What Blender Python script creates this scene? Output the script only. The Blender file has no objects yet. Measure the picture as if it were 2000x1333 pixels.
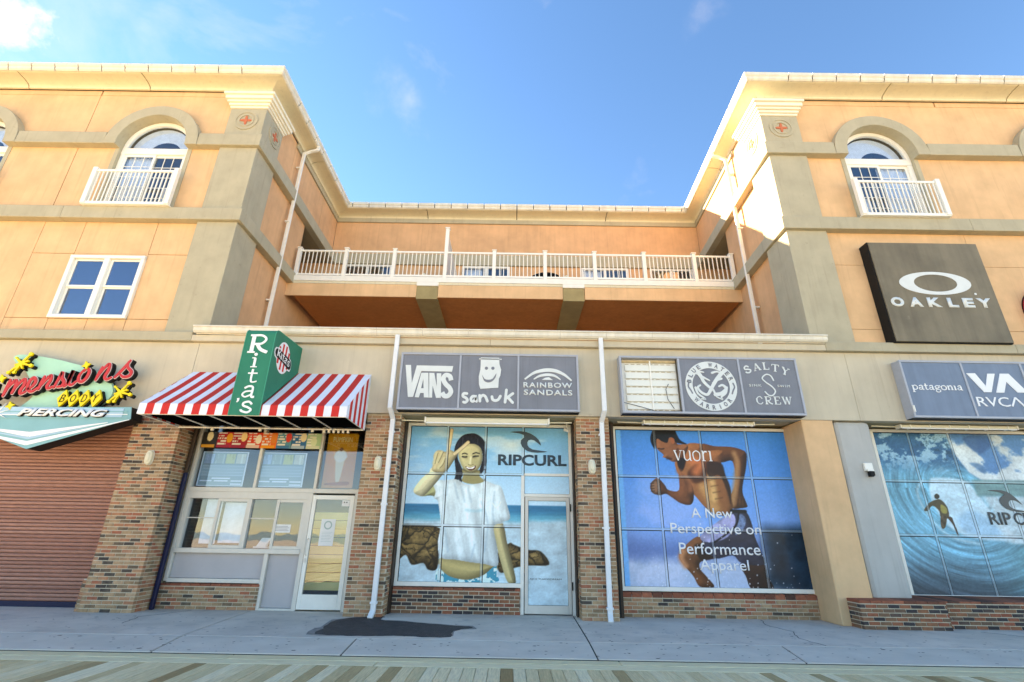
import bpy, bmesh, math, random
import numpy as np
from mathutils import Vector, Matrix
from mathutils.geometry import tessellate_polygon
random.seed(7); rng = np.random.default_rng(5)
SC = bpy.context.scene; COL = SC.collection
R = math.radians

# ---------------------------------------------------------------- camera
cam = bpy.data.cameras.new('camera'); cam.lens = 17.28; cam.sensor_width = 36; cam.clip_start = .05; cam.clip_end = 6000
co = bpy.data.objects.new('camera', cam); COL.objects.link(co); SC.camera = co
yaw, pit, rol = R(-.186), R(21.785), R(.956)
fwd = Vector((math.sin(yaw)*math.cos(pit), math.cos(yaw)*math.cos(pit), math.sin(pit)))
rt0 = Vector((math.cos(yaw), -math.sin(yaw), 0)); up0 = rt0.cross(fwd)
rt = rt0*math.cos(rol) + up0*math.sin(rol); up = -rt0*math.sin(rol) + up0*math.cos(rol)
co.matrix_world = Matrix(((rt.x, up.x, -fwd.x, 0), (rt.y, up.y, -fwd.y, 0), (rt.z, up.z, -fwd.z, 1.42), (0, 0, 0, 1)))
SC.view_settings.view_transform = 'Standard'; SC.view_settings.look = 'None'
SC.view_settings.exposure = 2.6; SC.view_settings.gamma = 1; SC.view_settings.use_curve_mapping = False
SC.view_settings.use_white_balance = True; SC.view_settings.white_balance_temperature = 8500; SC.view_settings.white_balance_tint = 17
# ---------------------------------------------------------------- sun and sky (sun low behind the left wing)
SUN = Vector((-1.95, 1.0, .96)).normalized()
el = math.asin(SUN.z); az = math.atan2(SUN.x, SUN.y)
sl = bpy.data.lights.new('sun', 'SUN'); sl.energy = 5.0; sl.angle = R(.5); sl.color = (1, .90, .74)
so = bpy.data.objects.new('sun', sl); COL.objects.link(so); so.rotation_euler = SUN.to_track_quat('Z', 'Y').to_euler()
w = bpy.data.worlds.new('World'); SC.world = w; w.use_nodes = True
nt = w.node_tree; nt.nodes.clear(); N = nt.nodes.new; L = nt.links.new
sky = N('ShaderNodeTexSky'); sky.sky_type = 'NISHITA'; sky.sun_disc = False; sky.sun_elevation = el; sky.sun_rotation = az
sky.air_density = .8; sky.dust_density = .0; sky.ozone_density = 2.2
tc = N('ShaderNodeTexCoord'); mp = N('ShaderNodeMapping'); mp.inputs['Scale'].default_value = (2.2, 2.2, 4.2)
no = N('ShaderNodeTexNoise'); no.inputs['Scale'].default_value = 1.6; no.inputs['Detail'].default_value = 9; no.inputs['Roughness'].default_value = .58; no.inputs['Distortion'].default_value = .35
rp = N('ShaderNodeValToRGB'); rp.color_ramp.elements[0].position = .56; rp.color_ramp.elements[1].position = .86
L(tc.outputs['Generated'], mp.inputs['Vector']); L(mp.outputs[0], no.inputs['Vector']); L(no.outputs['Fac'], rp.inputs['Fac'])
def cloud_at(d, size, noise_amt, lo, hi, stretch=(1, 1, 1)):
    # a cloud bank round one direction of the sky
    s = N('ShaderNodeVectorMath'); s.operation = 'SUBTRACT'; L(tc.outputs['Generated'], s.inputs[0]); s.inputs[1].default_value = d
    m = N('ShaderNodeVectorMath'); m.operation = 'MULTIPLY'; L(s.outputs[0], m.inputs[0]); m.inputs[1].default_value = stretch
    l = N('ShaderNodeVectorMath'); l.operation = 'LENGTH'; L(m.outputs[0], l.inputs[0])
    n2 = N('ShaderNodeTexNoise'); n2.inputs['Scale'].default_value = 7; n2.inputs['Detail'].default_value = 8; n2.inputs['Roughness'].default_value = .6; L(tc.outputs['Generated'], n2.inputs['Vector'])
    a = N('ShaderNodeMath'); a.operation = 'MULTIPLY_ADD'; L(n2.outputs['Fac'], a.inputs[0]); a.inputs[1].default_value = noise_amt
    b = N('ShaderNodeMath'); b.operation = 'MULTIPLY'; L(l.outputs['Value'], b.inputs[0]); b.inputs[1].default_value = -1/size; L(b.outputs[0], a.inputs[2])
    r = N('ShaderNodeMapRange'); L(a.outputs[0], r.inputs['Value']); r.inputs['From Min'].default_value = lo; r.inputs['From Max'].default_value = hi; r.interpolation_type = 'SMOOTHSTEP'
    return r.outputs[0]
def dirn(px, py): return tuple((rt*(px-1000)/960 - up*(py-666.5)/960 + fwd).normalized())
c1 = cloud_at(dirn(8, 30), .115, 2.8, .7, 1.25, (1, 1, 1.3))
c2 = cloud_at(dirn(800, 190), .09, 3.0, .95, 2.6)
c3 = cloud_at(dirn(1375, 15), .06, 3.0, .95, 2.6)
add = N('ShaderNodeMath'); add.operation = 'MULTIPLY'; L(rp.outputs['Color'], add.inputs[0]); add.inputs[1].default_value = .35
def mx(a, b):
    m = N('ShaderNodeMath'); m.operation = 'MAXIMUM'; L(a, m.inputs[0]); L(b, m.inputs[1]); return m.outputs[0]
c2s = N('ShaderNodeMath'); c2s.operation = 'MULTIPLY'; L(mx(c2, c3), c2s.inputs[0]); c2s.inputs[1].default_value = .4
cf = mx(mx(add.outputs[0], c1), c2s.outputs[0])
hs = N('ShaderNodeHueSaturation'); hs.inputs['Saturation'].default_value = 1.2; hs.inputs['Hue'].default_value = .5; hs.inputs['Value'].default_value = 1.0; L(sky.outputs[0], hs.inputs['Color'])
mix = N('ShaderNodeMixRGB'); L(cf, mix.inputs['Fac']); L(hs.outputs[0], mix.inputs['Color1']); mix.inputs['Color2'].default_value = (2.5, 2.65, 3.0, 1)
bg = N('ShaderNodeBackground'); bg.inputs['Strength'].default_value = .088
out = N('ShaderNodeOutputWorld'); L(mix.outputs[0], bg.inputs['Color']); L(bg.outputs[0], out.inputs['Surface'])

# ---------------------------------------------------------------- materials
MATS = {}
def mat(name, col, rough=.8, var=.0, scale=3., bump=0., bscale=60., streak=0., spec=.3, metal=0., dirt=None, dirtlo=.55, coat=0.):
    if name in MATS: return MATS[name]
    m = bpy.data.materials.new(name); m.use_nodes = True; t = m.node_tree; b = t.nodes['Principled BSDF']
    b.inputs['Roughness'].default_value = rough; b.inputs['Specular IOR Level'].default_value = spec; b.inputs['Metallic'].default_value = metal
    b.inputs['Coat Weight'].default_value = coat
    g = t.nodes.new('ShaderNodeNewGeometry'); c = None
    c4 = (*col, 1)
    rgb = t.nodes.new('ShaderNodeRGB'); rgb.outputs[0].default_value = c4; cur = rgb.outputs[0]
    def mult(cur, fac_out, lo, hi):
        r = t.nodes.new('ShaderNodeMapRange'); t.links.new(fac_out, r.inputs['Value']); r.inputs['From Min'].default_value = .3; r.inputs['From Max'].default_value = .7
        r.inputs['To Min'].default_value = lo; r.inputs['To Max'].default_value = hi
        v = t.nodes.new('ShaderNodeVectorMath'); v.operation = 'SCALE'; t.links.new(cur, v.inputs[0]); t.links.new(r.outputs[0], v.inputs['Scale']); return v.outputs[0]
    if var:
        n = t.nodes.new('ShaderNodeTexNoise'); n.inputs['Scale'].default_value = scale; n.inputs['Detail'].default_value = 6; n.inputs['Roughness'].default_value = .6
        t.links.new(g.outputs['Position'], n.inputs['Vector']); cur = mult(cur, n.outputs['Fac'], 1-var, 1+var*.6)
    if streak:
        mp = t.nodes.new('ShaderNodeMapping'); mp.inputs['Scale'].default_value = (5, 5, .35); t.links.new(g.outputs['Position'], mp.inputs['Vector'])
        n = t.nodes.new('ShaderNodeTexNoise'); n.inputs['Scale'].default_value = 1.4; n.inputs['Detail'].default_value = 5; t.links.new(mp.outputs[0], n.inputs['Vector'])
        cur = mult(cur, n.outputs['Fac'], 1-streak, 1+streak*.3)
    if streak:
        mp = t.nodes.new('ShaderNodeMapping'); mp.inputs['Scale'].default_value = (9, 9, .45); t.links.new(g.outputs['Position'], mp.inputs['Vector'])
        n = t.nodes.new('ShaderNodeTexNoise'); n.inputs['Scale'].default_value = 1.2; n.inputs['Detail'].default_value = 7; n.inputs['Roughness'].default_value = .62; t.links.new(mp.outputs[0], n.inputs['Vector'])
        r = t.nodes.new('ShaderNodeMapRange'); t.links.new(n.outputs['Fac'], r.inputs['Value']); r.inputs['From Min'].default_value = .56; r.inputs['From Max'].default_value = .74; r.inputs['To Max'].default_value = .30
        m2 = t.nodes.new('ShaderNodeMixRGB'); t.links.new(r.outputs[0], m2.inputs['Fac']); t.links.new(cur, m2.inputs['Color1']); m2.inputs['Color2'].default_value = (col[0]*.55, col[1]*.5, col[2]*.5, 1); cur = m2.outputs[0]
    if dirt:
        n = t.nodes.new('ShaderNodeTexNoise'); n.inputs['Scale'].default_value = scale*2.7; n.inputs['Detail'].default_value = 8; n.inputs['Roughness'].default_value = .7; t.links.new(g.outputs['Position'], n.inputs['Vector'])
        r = t.nodes.new('ShaderNodeMapRange'); t.links.new(n.outputs['Fac'], r.inputs['Value']); r.inputs['From Min'].default_value = dirtlo; r.inputs['From Max'].default_value = dirtlo+.2
        m2 = t.nodes.new('ShaderNodeMixRGB'); t.links.new(r.outputs[0], m2.inputs['Fac']); t.links.new(cur, m2.inputs['Color1']); m2.inputs['Color2'].default_value = (*dirt, 1); cur = m2.outputs[0]
    t.links.new(cur, b.inputs['Base Color'])
    if bump:
        n = t.nodes.new('ShaderNodeTexNoise'); n.inputs['Scale'].default_value = bscale; n.inputs['Detail'].default_value = 4; t.links.new(g.outputs['Position'], n.inputs['Vector'])
        bp = t.nodes.new('ShaderNodeBump'); bp.inputs['Strength'].default_value = bump; bp.inputs['Distance'].default_value = .01; t.links.new(n.outputs['Fac'], bp.inputs['Height']); t.links.new(bp.outputs[0], b.inputs['Normal'])
    MATS[name] = m; return m
def ramp_mat(name, stops, rough=.85, island=True, regional=0., bump=.3, bscale=50., grain=None):
    m = bpy.data.materials.new(name); m.use_nodes = True; t = m.node_tree; b = t.nodes['Principled BSDF']; b.inputs['Roughness'].default_value = rough; b.inputs['Specular IOR Level'].default_value = .25
    g = t.nodes.new('ShaderNodeNewGeometry'); oi = t.nodes.new('ShaderNodeObjectInfo')
    a = t.nodes.new('ShaderNodeMath'); a.operation = 'MULTIPLY_ADD'; t.links.new(g.outputs['Random Per Island'], a.inputs[0]); a.inputs[1].default_value = 1.0; t.links.new(oi.outputs['Random'], a.inputs[2])
    f = t.nodes.new('ShaderNodeMath'); f.operation = 'FRACT'; t.links.new(a.outputs[0], f.inputs[0]); cur = f.outputs[0]
    if regional:
        n = t.nodes.new('ShaderNodeTexNoise'); n.inputs['Scale'].default_value = 1.1; n.inputs['Detail'].default_value = 3; t.links.new(g.outputs['Position'], n.inputs['Vector'])
        s = t.nodes.new('ShaderNodeMath'); s.operation = 'MULTIPLY_ADD'; t.links.new(n.outputs['Fac'], s.inputs[0]); s.inputs[1].default_value = regional; t.links.new(cur, s.inputs[2])
        s2 = t.nodes.new('ShaderNodeMath'); s2.operation = 'SUBTRACT'; t.links.new(s.outputs[0], s2.inputs[0]); s2.inputs[1].default_value = regional*.5; s2.use_clamp = True; cur = s2.outputs[0]
    r = t.nodes.new('ShaderNodeValToRGB'); cr = r.color_ramp; cr.interpolation = 'LINEAR'
    while len(cr.elements) < len(stops): cr.elements.new(.5)
    for e, (p, c) in zip(cr.elements, stops): e.position = p; e.color = (*c, 1)
    t.links.new(cur, r.inputs['Fac']); col = r.outputs['Color']
    n = t.nodes.new('ShaderNodeTexNoise'); n.inputs['Scale'].default_value = 14; n.inputs['Detail'].default_value = 6; n.inputs['Roughness'].default_value = .7
    src = g.outputs['Position']
    if grain:
        mp = t.nodes.new('ShaderNodeMapping'); mp.inputs['Scale'].default_value = grain; t.links.new(src, mp.inputs['Vector']); src = mp.outputs[0]
    t.links.new(src, n.inputs['Vector'])
    mr = t.nodes.new('ShaderNodeMapRange'); t.links.new(n.outputs['Fac'], mr.inputs['Value']); mr.inputs['From Min'].default_value = .3; mr.inputs['From Max'].default_value = .7; mr.inputs['To Min'].default_value = .72; mr.inputs['To Max'].default_value = 1.18
    v = t.nodes.new('ShaderNodeVectorMath'); v.operation = 'SCALE'; t.links.new(col, v.inputs[0]); t.links.new(mr.outputs[0], v.inputs['Scale']); t.links.new(v.outputs[0], b.inputs['Base Color'])
    n3 = t.nodes.new('ShaderNodeTexNoise'); n3.inputs['Scale'].default_value = bscale; t.links.new(src, n3.inputs['Vector'])
    bp = t.nodes.new('ShaderNodeBump'); bp.inputs['Strength'].default_value = bump; bp.inputs['Distance'].default_value = .006; t.links.new(n3.outputs['Fac'], bp.inputs['Height']); t.links.new(bp.outputs[0], b.inputs['Normal'])
    MATS[name] = m; return m
def glass_mat(name, ior=1.9, tint=(.9, .95, 1), rough=.01):
    m = bpy.data.materials.new(name); m.use_nodes = True; t = m.node_tree; t.nodes.clear()
    o = t.nodes.new('ShaderNodeOutputMaterial'); mx = t.nodes.new('ShaderNodeMixShader'); lw = t.nodes.new('ShaderNodeLayerWeight'); lw.inputs['Blend'].default_value = .5; pw = t.nodes.new('ShaderNodeMath'); pw.operation = 'POWER'; t.links.new(lw.outputs['Facing'], pw.inputs[0]); pw.inputs[1].default_value = 4.; fr = t.nodes.new('ShaderNodeMath'); fr.operation = 'MULTIPLY_ADD'; t.links.new(pw.outputs[0], fr.inputs[0]); fr.inputs[1].default_value = 1-ior; fr.inputs[2].default_value = ior
    tr = t.nodes.new('ShaderNodeBsdfTransparent'); tr.inputs['Color'].default_value = (*tint, 1); gl = t.nodes.new('ShaderNodeBsdfGlossy'); gl.inputs['Roughness'].default_value = rough
    n = t.nodes.new('ShaderNodeTexNoise'); n.inputs['Scale'].default_value = 1.3; bp = t.nodes.new('ShaderNodeBump'); bp.inputs['Strength'].default_value = .06; bp.inputs['Distance'].default_value = .05
    g = t.nodes.new('ShaderNodeNewGeometry'); t.links.new(g.outputs['Position'], n.inputs['Vector']); t.links.new(n.outputs['Fac'], bp.inputs['Height']); t.links.new(bp.outputs[0], gl.inputs['Normal'])
    t.links.new(fr.outputs[0], mx.inputs[0]); t.links.new(tr.outputs[0], mx.inputs[1]); t.links.new(gl.outputs[0], mx.inputs[2]); t.links.new(mx.outputs[0], o.inputs['Surface'])
    MATS[name] = m; return m
def print_mat(name, rough=.3, coat=.3):
    m = bpy.data.materials.new(name); m.use_nodes = True; t = m.node_tree; b = t.nodes['Principled BSDF']; b.inputs['Roughness'].default_value = rough; b.inputs['Specular IOR Level'].default_value = .25; b.inputs['Coat Weight'].default_value = coat; b.inputs['Coat Roughness'].default_value = .05
    a = t.nodes.new('ShaderNodeAttribute'); a.attribute_name = 'print'; t.links.new(a.outputs['Color'], b.inputs['Base Color']); MATS[name] = m; return m

PEACH = mat('peach_stucco', (.73, .465, .255), .9, .13, 1.7, .3, 90, streak=.04)
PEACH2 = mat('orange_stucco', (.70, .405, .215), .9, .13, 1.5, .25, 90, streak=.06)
GREY = mat('grey_stucco_trim', (.44, .395, .28), .9, .10, 2.2, .25, 90, streak=.04, dirt=(.24, .21, .15), dirtlo=.62)
FASC = mat('beige_stucco_fascia', (.56, .495, .37), .9, .09, 1.4, .3, 70, streak=.05, dirt=(.28, .24, .17), dirtlo=.64)
CREAM = mat('cream_cornice_metal', (.68, .615, .44), .6, .05, 1.5, .05, 40, streak=.04, dirt=(.70, .55, .30), dirtlo=.70)
GUT = mat('gutter_white_metal', (.70, .665, .56), .45, .08, 3, 0, streak=.12, spec=.5)
WHITE = mat('white_painted_metal', (.80, .78, .70), .45, .06, 5, 0, spec=.5, dirt=(.55, .48, .36), dirtlo=.68)
VINYL = mat('white_vinyl', (.82, .80, .72), .4, .03, 5, spec=.5)
ALU = mat('pale_aluminium_frame', (.62, .59, .52), .4, .06, 6, metal=.0, spec=.6, dirt=(.4, .35, .27), dirtlo=.68)
PIPE = mat('pale_downspout_metal', (.72, .74, .74), .45, .06, 6, dirt=(.42, .36, .26), dirtlo=.66, spec=.5)
DARK = mat('dark_shadow_gap', (.03, .025, .02), .9)
BLACK = mat('black_paint', (.010, .010, .010), .6, spec=.2); FABB = mat('black_lining_fabric', (.004, .004, .004), 1., spec=0.)
DBROWN = mat('dark_brown_track', (.05, .03, .018), .6, .3, 9, dirt=(.14, .09, .05), dirtlo=.6)
MORTAR = mat('mortar', (.58, .51, .39), .95, .12, 12, .5, 120, dirt=(.36, .29, .19), dirtlo=.66)
BRICK = ramp_mat('mottled_brick', [(0, (.065, .052, .045)), (.09, (.12, .09, .065)), (.18, (.24, .155, .09)), (.36, (.36, .225, .125)), (.58, (.44, .28, .16)), (.74, (.44, .20, .105)), (.9, (.37, .125, .07)), (1, (.46, .30, .18))], regional=.7)
BRICKR = ramp_mat('dark_red_brick', [(0, (.04, .034, .034)), (.20, (.065, .052, .05)), (.34, (.17, .10, .065)), (.6, (.26, .13, .07)), (.8, (.32, .12, .06)), (1, (.30, .085, .05))], regional=.4)
CAPR = ramp_mat('red_sill_brick', [(0, (.10, .05, .035)), (.3, (.30, .09, .05)), (1, (.40, .13, .07))])
PLANK = ramp_mat('pressure_treated_plank', [(0, (.32, .21, .09)), (.10, (.48, .35, .17)), (.24, (.64, .51, .28)), (.65, (.74, .61, .36)), (1, (.80, .70, .46))], grain=(6, .35, 1), bscale=40, bump=.4)
STRINGER = ramp_mat('boardwalk_edge_timber', [(0, (.72, .61, .37)), (1, (.78, .68, .43))], grain=(.3, 5, 1), bscale=40)
CONC = mat('sidewalk_concrete', (.64, .575, .49), .9, .18, 1.1, .6, 110, dirt=(.38, .365, .34), dirtlo=.54)
CONC2 = mat('sidewalk_edge_concrete', (.62, .575, .49), .9, .12, 1.6, .4, 110, dirt=(.38, .375, .34), dirtlo=.65)
GLASS = glass_mat('window_glass', .11); GLASSB = glass_mat('bedroom_window_glass', .24, (.55, .65, .85)); GLASSW = glass_mat('shopfront_glass', .085)
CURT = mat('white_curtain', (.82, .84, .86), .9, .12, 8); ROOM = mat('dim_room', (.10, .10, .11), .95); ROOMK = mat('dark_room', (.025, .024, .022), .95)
PRINT = print_mat('window_print', .4, .06); PRINTM = print_mat('poster_print', .5, .1)
SIGNG = mat('slate_grey_sign_face', (.19, .205, .235), .5, .10, 2, spec=.3, streak=.08); SIGNF = mat('sign_frame_metal', (.36, .38, .42), .4, .1, 6, spec=.6)
SIGNB = mat('blue_grey_sign_face', (.165, .225, .31), .5, .10, 2, spec=.3, streak=.12)
LET = mat('pale_lettering', (.66, .70, .68), .5, .06, 4); LETW = mat('white_lettering', (.80, .82, .82), .5)
RED = mat('awning_red', (.62, .028, .022), .7, .1, 3, .1, 300); AWW = mat('awning_white', (.74, .77, .84), .7, .07, 3, .1, 300)
GREEN = mat('awning_green', (.006, .19, .115), .6, .12, 2, .1, 300)
MINT = mat('mint_sign_paint', (.36, .66, .50), .5, .06, 3); TEAL = mat('teal_sign_paint', (.20, .44, .47), .5, .08, 2); LBLUE = mat('light_blue_sign_paint', (.36, .56, .68), .5, .06, 2)
YEL = mat('yellow_sign_paint', (.86, .66, .02), .5, .05, 4); SRED = mat('red_sign_paint', (.58, .035, .035), .45, .08, 4); ROSE = mat('terracotta_inlay', (.55, .16, .08), .8)
SHUT = ramp_mat('brown_roller_slat', [(0, (.34, .155, .11)), (.5, (.40, .185, .13)), (1, (.46, .23, .165))], rough=.5, grain=(.4, 1, 2.5), bump=.05)
NAVY = mat('navy_blue_paint', (.006, .010, .045), .5, .2, 5, spec=.3)
OAK = mat('weathered_bronze_sign_face', (.20, .170, .115), .55, .25, 1.1, .05, 20, streak=.14, spec=.2, dirt=(.32, .28, .21), dirtlo=.66)
LAMPW = mat('lamp_cover_ivory', (.70, .65, .48), .4, spec=.5)
PANELG = mat('grey_panel', (.44, .42, .42), .6, .05, 3)
PAPER = mat('paper', (.75, .75, .72), .8)
ASPH = mat('asphalt_patch', (.06, .058, .06), .7, .35, 7, .9, 160, dirt=(.24, .23, .22), dirtlo=.60)
GUM = mat('trodden_gum', (.035, .035, .035), .9)
ROOF = mat('roof_membrane', (.35, .34, .32), .9)

# ---------------------------------------------------------------- mesh helpers
WO = {}
def link(o, parent=None, wl=(0, 0, 0)):
    wl = Vector(wl); WO[o.name] = wl; COL.objects.link(o)
    if parent is not None: o.parent = parent; o.location = wl - WO[parent.name]
    else: o.location = wl
    return o
def tag(o, label=None, cat=None, group=None, kind=None):
    if label: o['label'] = label
    if cat: o['category'] = cat
    if group: o['group'] = group
    if kind: o['kind'] = kind
    return o
def thing(name, label, cat, loc=(0, 0, 0), group=None):
    return tag(link(bpy.data.objects.new(name, None), None, loc), label, cat, group)
class B:
    def __init__(s): s.v = []; s.f = []
    def quad(s, *p):
        n = len(s.v); s.v += [tuple(a) for a in p]; s.f.append(tuple(range(n, n+len(p)))); return s
    def box(s, x0, x1, y0, y1, z0, z1, f=None):
        c = [(x0, y0, z0), (x1, y0, z0), (x1, y1, z0), (x0, y1, z0), (x0, y0, z1), (x1, y0, z1), (x1, y1, z1), (x0, y1, z1)]
        if f: c = [f(*p) for p in c]
        n = len(s.v); s.v += c; s.f += [tuple(n+i for i in q) for q in ((0, 3, 2, 1), (4, 5, 6, 7), (0, 1, 5, 4), (1, 2, 6, 5), (2, 3, 7, 6), (3, 0, 4, 7))]; return s
    def prism(s, pts, d0, d1, f=None, holes=()):
        # outline in (u, v) extruded from depth d0 (front) to d1
        if f is None: f = lambda u, v, d: (u, d, v)
        loops = [list(pts)] + [list(h) for h in holes]; flat = [p for l in loops for p in l]; n = len(s.v); m = len(flat)
        s.v += [f(u, v, d0) for u, v in flat] + [f(u, v, d1) for u, v in flat]
        for t in tessellate_polygon([[Vector((u, v, 0)) for u, v in l] for l in loops]):
            a = [flat[i] for i in t]; ar = (a[1][0]-a[0][0])*(a[2][1]-a[0][1])-(a[2][0]-a[0][0])*(a[1][1]-a[0][1])
            t = t if ar > 0 else t[::-1]
            s.f.append(tuple(n+i for i in t)); s.f.append(tuple(n+m+i for i in t[::-1]))
        k = 0
        for l in loops:
            for i in range(len(l)):
                a, b = k+i, k+(i+1) % len(l); s.f.append((n+a, n+m+a, n+m+b, n+b))
            k += len(l)
        return s
    def ribbon(s, pts, wd, d0, d1, f=None, closed=False, round_=True):
        P = smooth(pts, 6) if len(pts) > 2 else [Vector(p) for p in pts]
        wl = wd if callable(wd) else (lambda t: wd)
        a = []; b = []; n = len(P)
        for i, p in enumerate(P):
            q = P[min(i+1, n-1)] - P[max(i-1, 0)]
            if q.length == 0: q = Vector((1, 0))
            q.normalize(); h = wl(i/max(1, n-1))/2; nn = Vector((-q.y, q.x))*h
            if i == 0 and round_: a.append(tuple(p-q*h*.8)); 
            a.append(tuple(p+nn)); b.append(tuple(p-nn))
            if i == n-1 and round_: a.append(tuple(p+q*h*.8))
        # quads strip (robust for curls)
        if f is None: f = lambda u, v, d: (u, d, v)
        A = [tuple(P[i]+_n(P, i)*wl(i/max(1, n-1))/2) for i in range(n)]; C = [tuple(P[i]-_n(P, i)*wl(i/max(1, n-1))/2) for i in range(n)]
        k = len(s.v); s.v += [f(*q, d0) for q in A]+[f(*q, d0) for q in C]+[f(*q, d1) for q in A]+[f(*q, d1) for q in C]
        for i in range(n-1):
            s.f += [(k+n+i, k+n+i+1, k+i+1, k+i), (k+i, k+i+1, k+2*n+i+1, k+2*n+i), (k+n+i+1, k+n+i, k+3*n+i, k+3*n+i+1)]
        if round_:
            for e in (0, n-1):
                h = wl(0 if e == 0 else 1)/2; s.prism([(P[e].x+h*math.cos(t*math.pi/4), P[e].y+h*math.sin(t*math.pi/4)) for t in range(8)], d0-.0004, d1, f)
        else:
            for e in (0, n-1): s.f.append((k+e, k+n+e, k+3*n+e, k+2*n+e))
        return s
    def tube(s, path, r, n=8):
        P = [Vector(p) for p in path]; k = len(s.v)
        for i, p in enumerate(P):
            q = (P[min(i+1, len(P)-1)]-P[max(i-1, 0)]).normalized(); a = q.orthogonal().normalized(); b = q.cross(a)
            for j in range(n): t = 2*math.pi*j/n; s.v.append(tuple(p+a*r*math.cos(t)+b*r*math.sin(t)))
        for i in range(len(P)-1):
            for j in range(n): s.f.append((k+i*n+j, k+i*n+(j+1) % n, k+(i+1)*n+(j+1) % n, k+(i+1)*n+j))
        s.f.append(tuple(k+j for j in range(n))[::-1]); s.f.append(tuple(k+(len(P)-1)*n+j for j in range(n))); return s
    def sweep(s, path, prof, caps=True):
        # path: list of (x,y); prof: closed list of (out, z); outward = right-hand side normal, mitred
        P = [Vector(p) for p in path]; m = len(prof); k = len(s.v)
        for i, p in enumerate(P):
            d1 = (P[i]-P[i-1]).normalized() if i else (P[1]-P[0]).normalized(); d2 = (P[i+1]-P[i]).normalized() if i < len(P)-1 else d1
            n1 = Vector((d1.y, -d1.x)); n2 = Vector((d2.y, -d2.x)); nn = (n1+n2); nn /= max(.2, nn.dot(n1))
            for o, z in prof: s.v.append((p.x+nn.x*o, p.y+nn.y*o, z))
        for i in range(len(P)-1):
            for j in range(m): s.f.append((k+i*m+j, k+i*m+(j+1) % m, k+(i+1)*m+(j+1) % m, k+(i+1)*m+j))
        if caps: s.f.append(tuple(k+j for j in range(m))[::-1]); s.f.append(tuple(k+(len(P)-1)*m+j for j in range(m)))
        return s
    def mesh(s, name, m=None, smooth_=False, fix=False):
        me = bpy.data.meshes.new(name); me.from_pydata(s.v, [], s.f); me.update()
        if fix:
            bm = bmesh.new(); bm.from_mesh(me); bmesh.ops.recalc_face_normals(bm, faces=bm.faces); bm.to_mesh(me); bm.free()
        if m: me.materials.append(m)
        if smooth_: me.polygons.foreach_set('use_smooth', [True]*len(me.polygons))
        return me
    def obj(s, name, m=None, parent=None, bev=0, smooth_=False, fix=False, kind=None, label=None):
        o = link(bpy.data.objects.new(name, s.mesh(name, m, smooth_, fix)), parent)
        if bev:
            b = o.modifiers.new('edge', 'BEVEL'); b.width = bev; b.segments = 2; b.limit_method = 'ANGLE'; b.angle_limit = R(40)
        if kind: o['kind'] = kind
        if label: o['label'] = label
        return o
def _n(P, i):
    q = P[min(i+1, len(P)-1)] - P[max(i-1, 0)]
    if q.length == 0: q = Vector((1, 0))
    q.normalize(); return Vector((-q.y, q.x))
def smooth(pts, k=6, closed=False):
    P = [Vector(p) for p in pts]; n = len(P); out = []
    for i in range(n if closed else n-1):
        a, b, c, d = (P[(i-1) % n], P[i], P[(i+1) % n], P[(i+2) % n]) if closed else (P[max(i-1, 0)], P[i], P[i+1], P[min(i+2, n-1)])
        for j in range(k):
            t = j/k; out.append(.5*((2*b)+(c-a)*t+(2*a-5*b+4*c-d)*t*t+(3*b-a-3*c+d)*t**3))
    if not closed: out.append(P[-1])
    return out
def spl(pts, k=4): return [tuple(p) for p in smooth(pts, k, True)]
def circ(cx, cy, r, n=24, ry=None): return [(cx+r*math.cos(2*math.pi*i/n), cy+(ry or r)*math.sin(2*math.pi*i/n)) for i in range(n)]
def inst(name, me, loc, parent, scale=(1, 1, 1), rz=0):
    o = bpy.data.objects.new(name, me); link(o, parent, loc); o.scale = scale; o.rotation_euler.z = rz; return o
def text(body, box, y, m, parent, name='lettering', bold=0., shear=0., depth=.003, f=None, spacing=1., res=3, label=None):
    # flat lettering fitted to a box (x0, x1, z0, z1)
    c = bpy.data.curves.new('t', 'FONT'); c.body = body; c.offset = bold; c.shear = shear; c.space_character = spacing; c.resolution_u = res; c.align_x = 'LEFT'
    o = bpy.data.objects.new('t', c); COL.objects.link(o); dg = bpy.context.evaluated_depsgraph_get(); me = bpy.data.meshes.new_from_object(o.evaluated_get(dg)); bpy.data.objects.remove(o)
    bm = bmesh.new(); bm.from_mesh(me); bmesh.ops.remove_doubles(bm, verts=bm.verts, dist=1e-5)
    r = bmesh.ops.extrude_face_region(bm, geom=bm.faces[:]); ev = [g for g in r['geom'] if isinstance(g, bmesh.types.BMVert)]
    xs = [v.co.x for v in bm.verts]; ys = [v.co.y for v in bm.verts]; x0, x1, y0, y1 = min(xs), max(xs), min(ys), max(ys)
    evs = set(ev)
    if f is None: f = lambda u, v, d: (u, d, v)
    for v in bm.verts:
        u = box[0]+(v.co.x-x0)/(x1-x0)*(box[1]-box[0]); q = box[2]+(v.co.y-y0)/(y1-y0)*(box[3]-box[2])
        v.co = Vector(f(u, q, y if v in evs else y+depth))
    bmesh.ops.recalc_face_normals(bm, faces=bm.faces); bm.to_mesh(me); bm.free(); me.materials.clear(); me.materials.append(m); me.name = name
    o = link(bpy.data.objects.new(name, me), parent)
    if label: o['label'] = label
    return o
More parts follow.
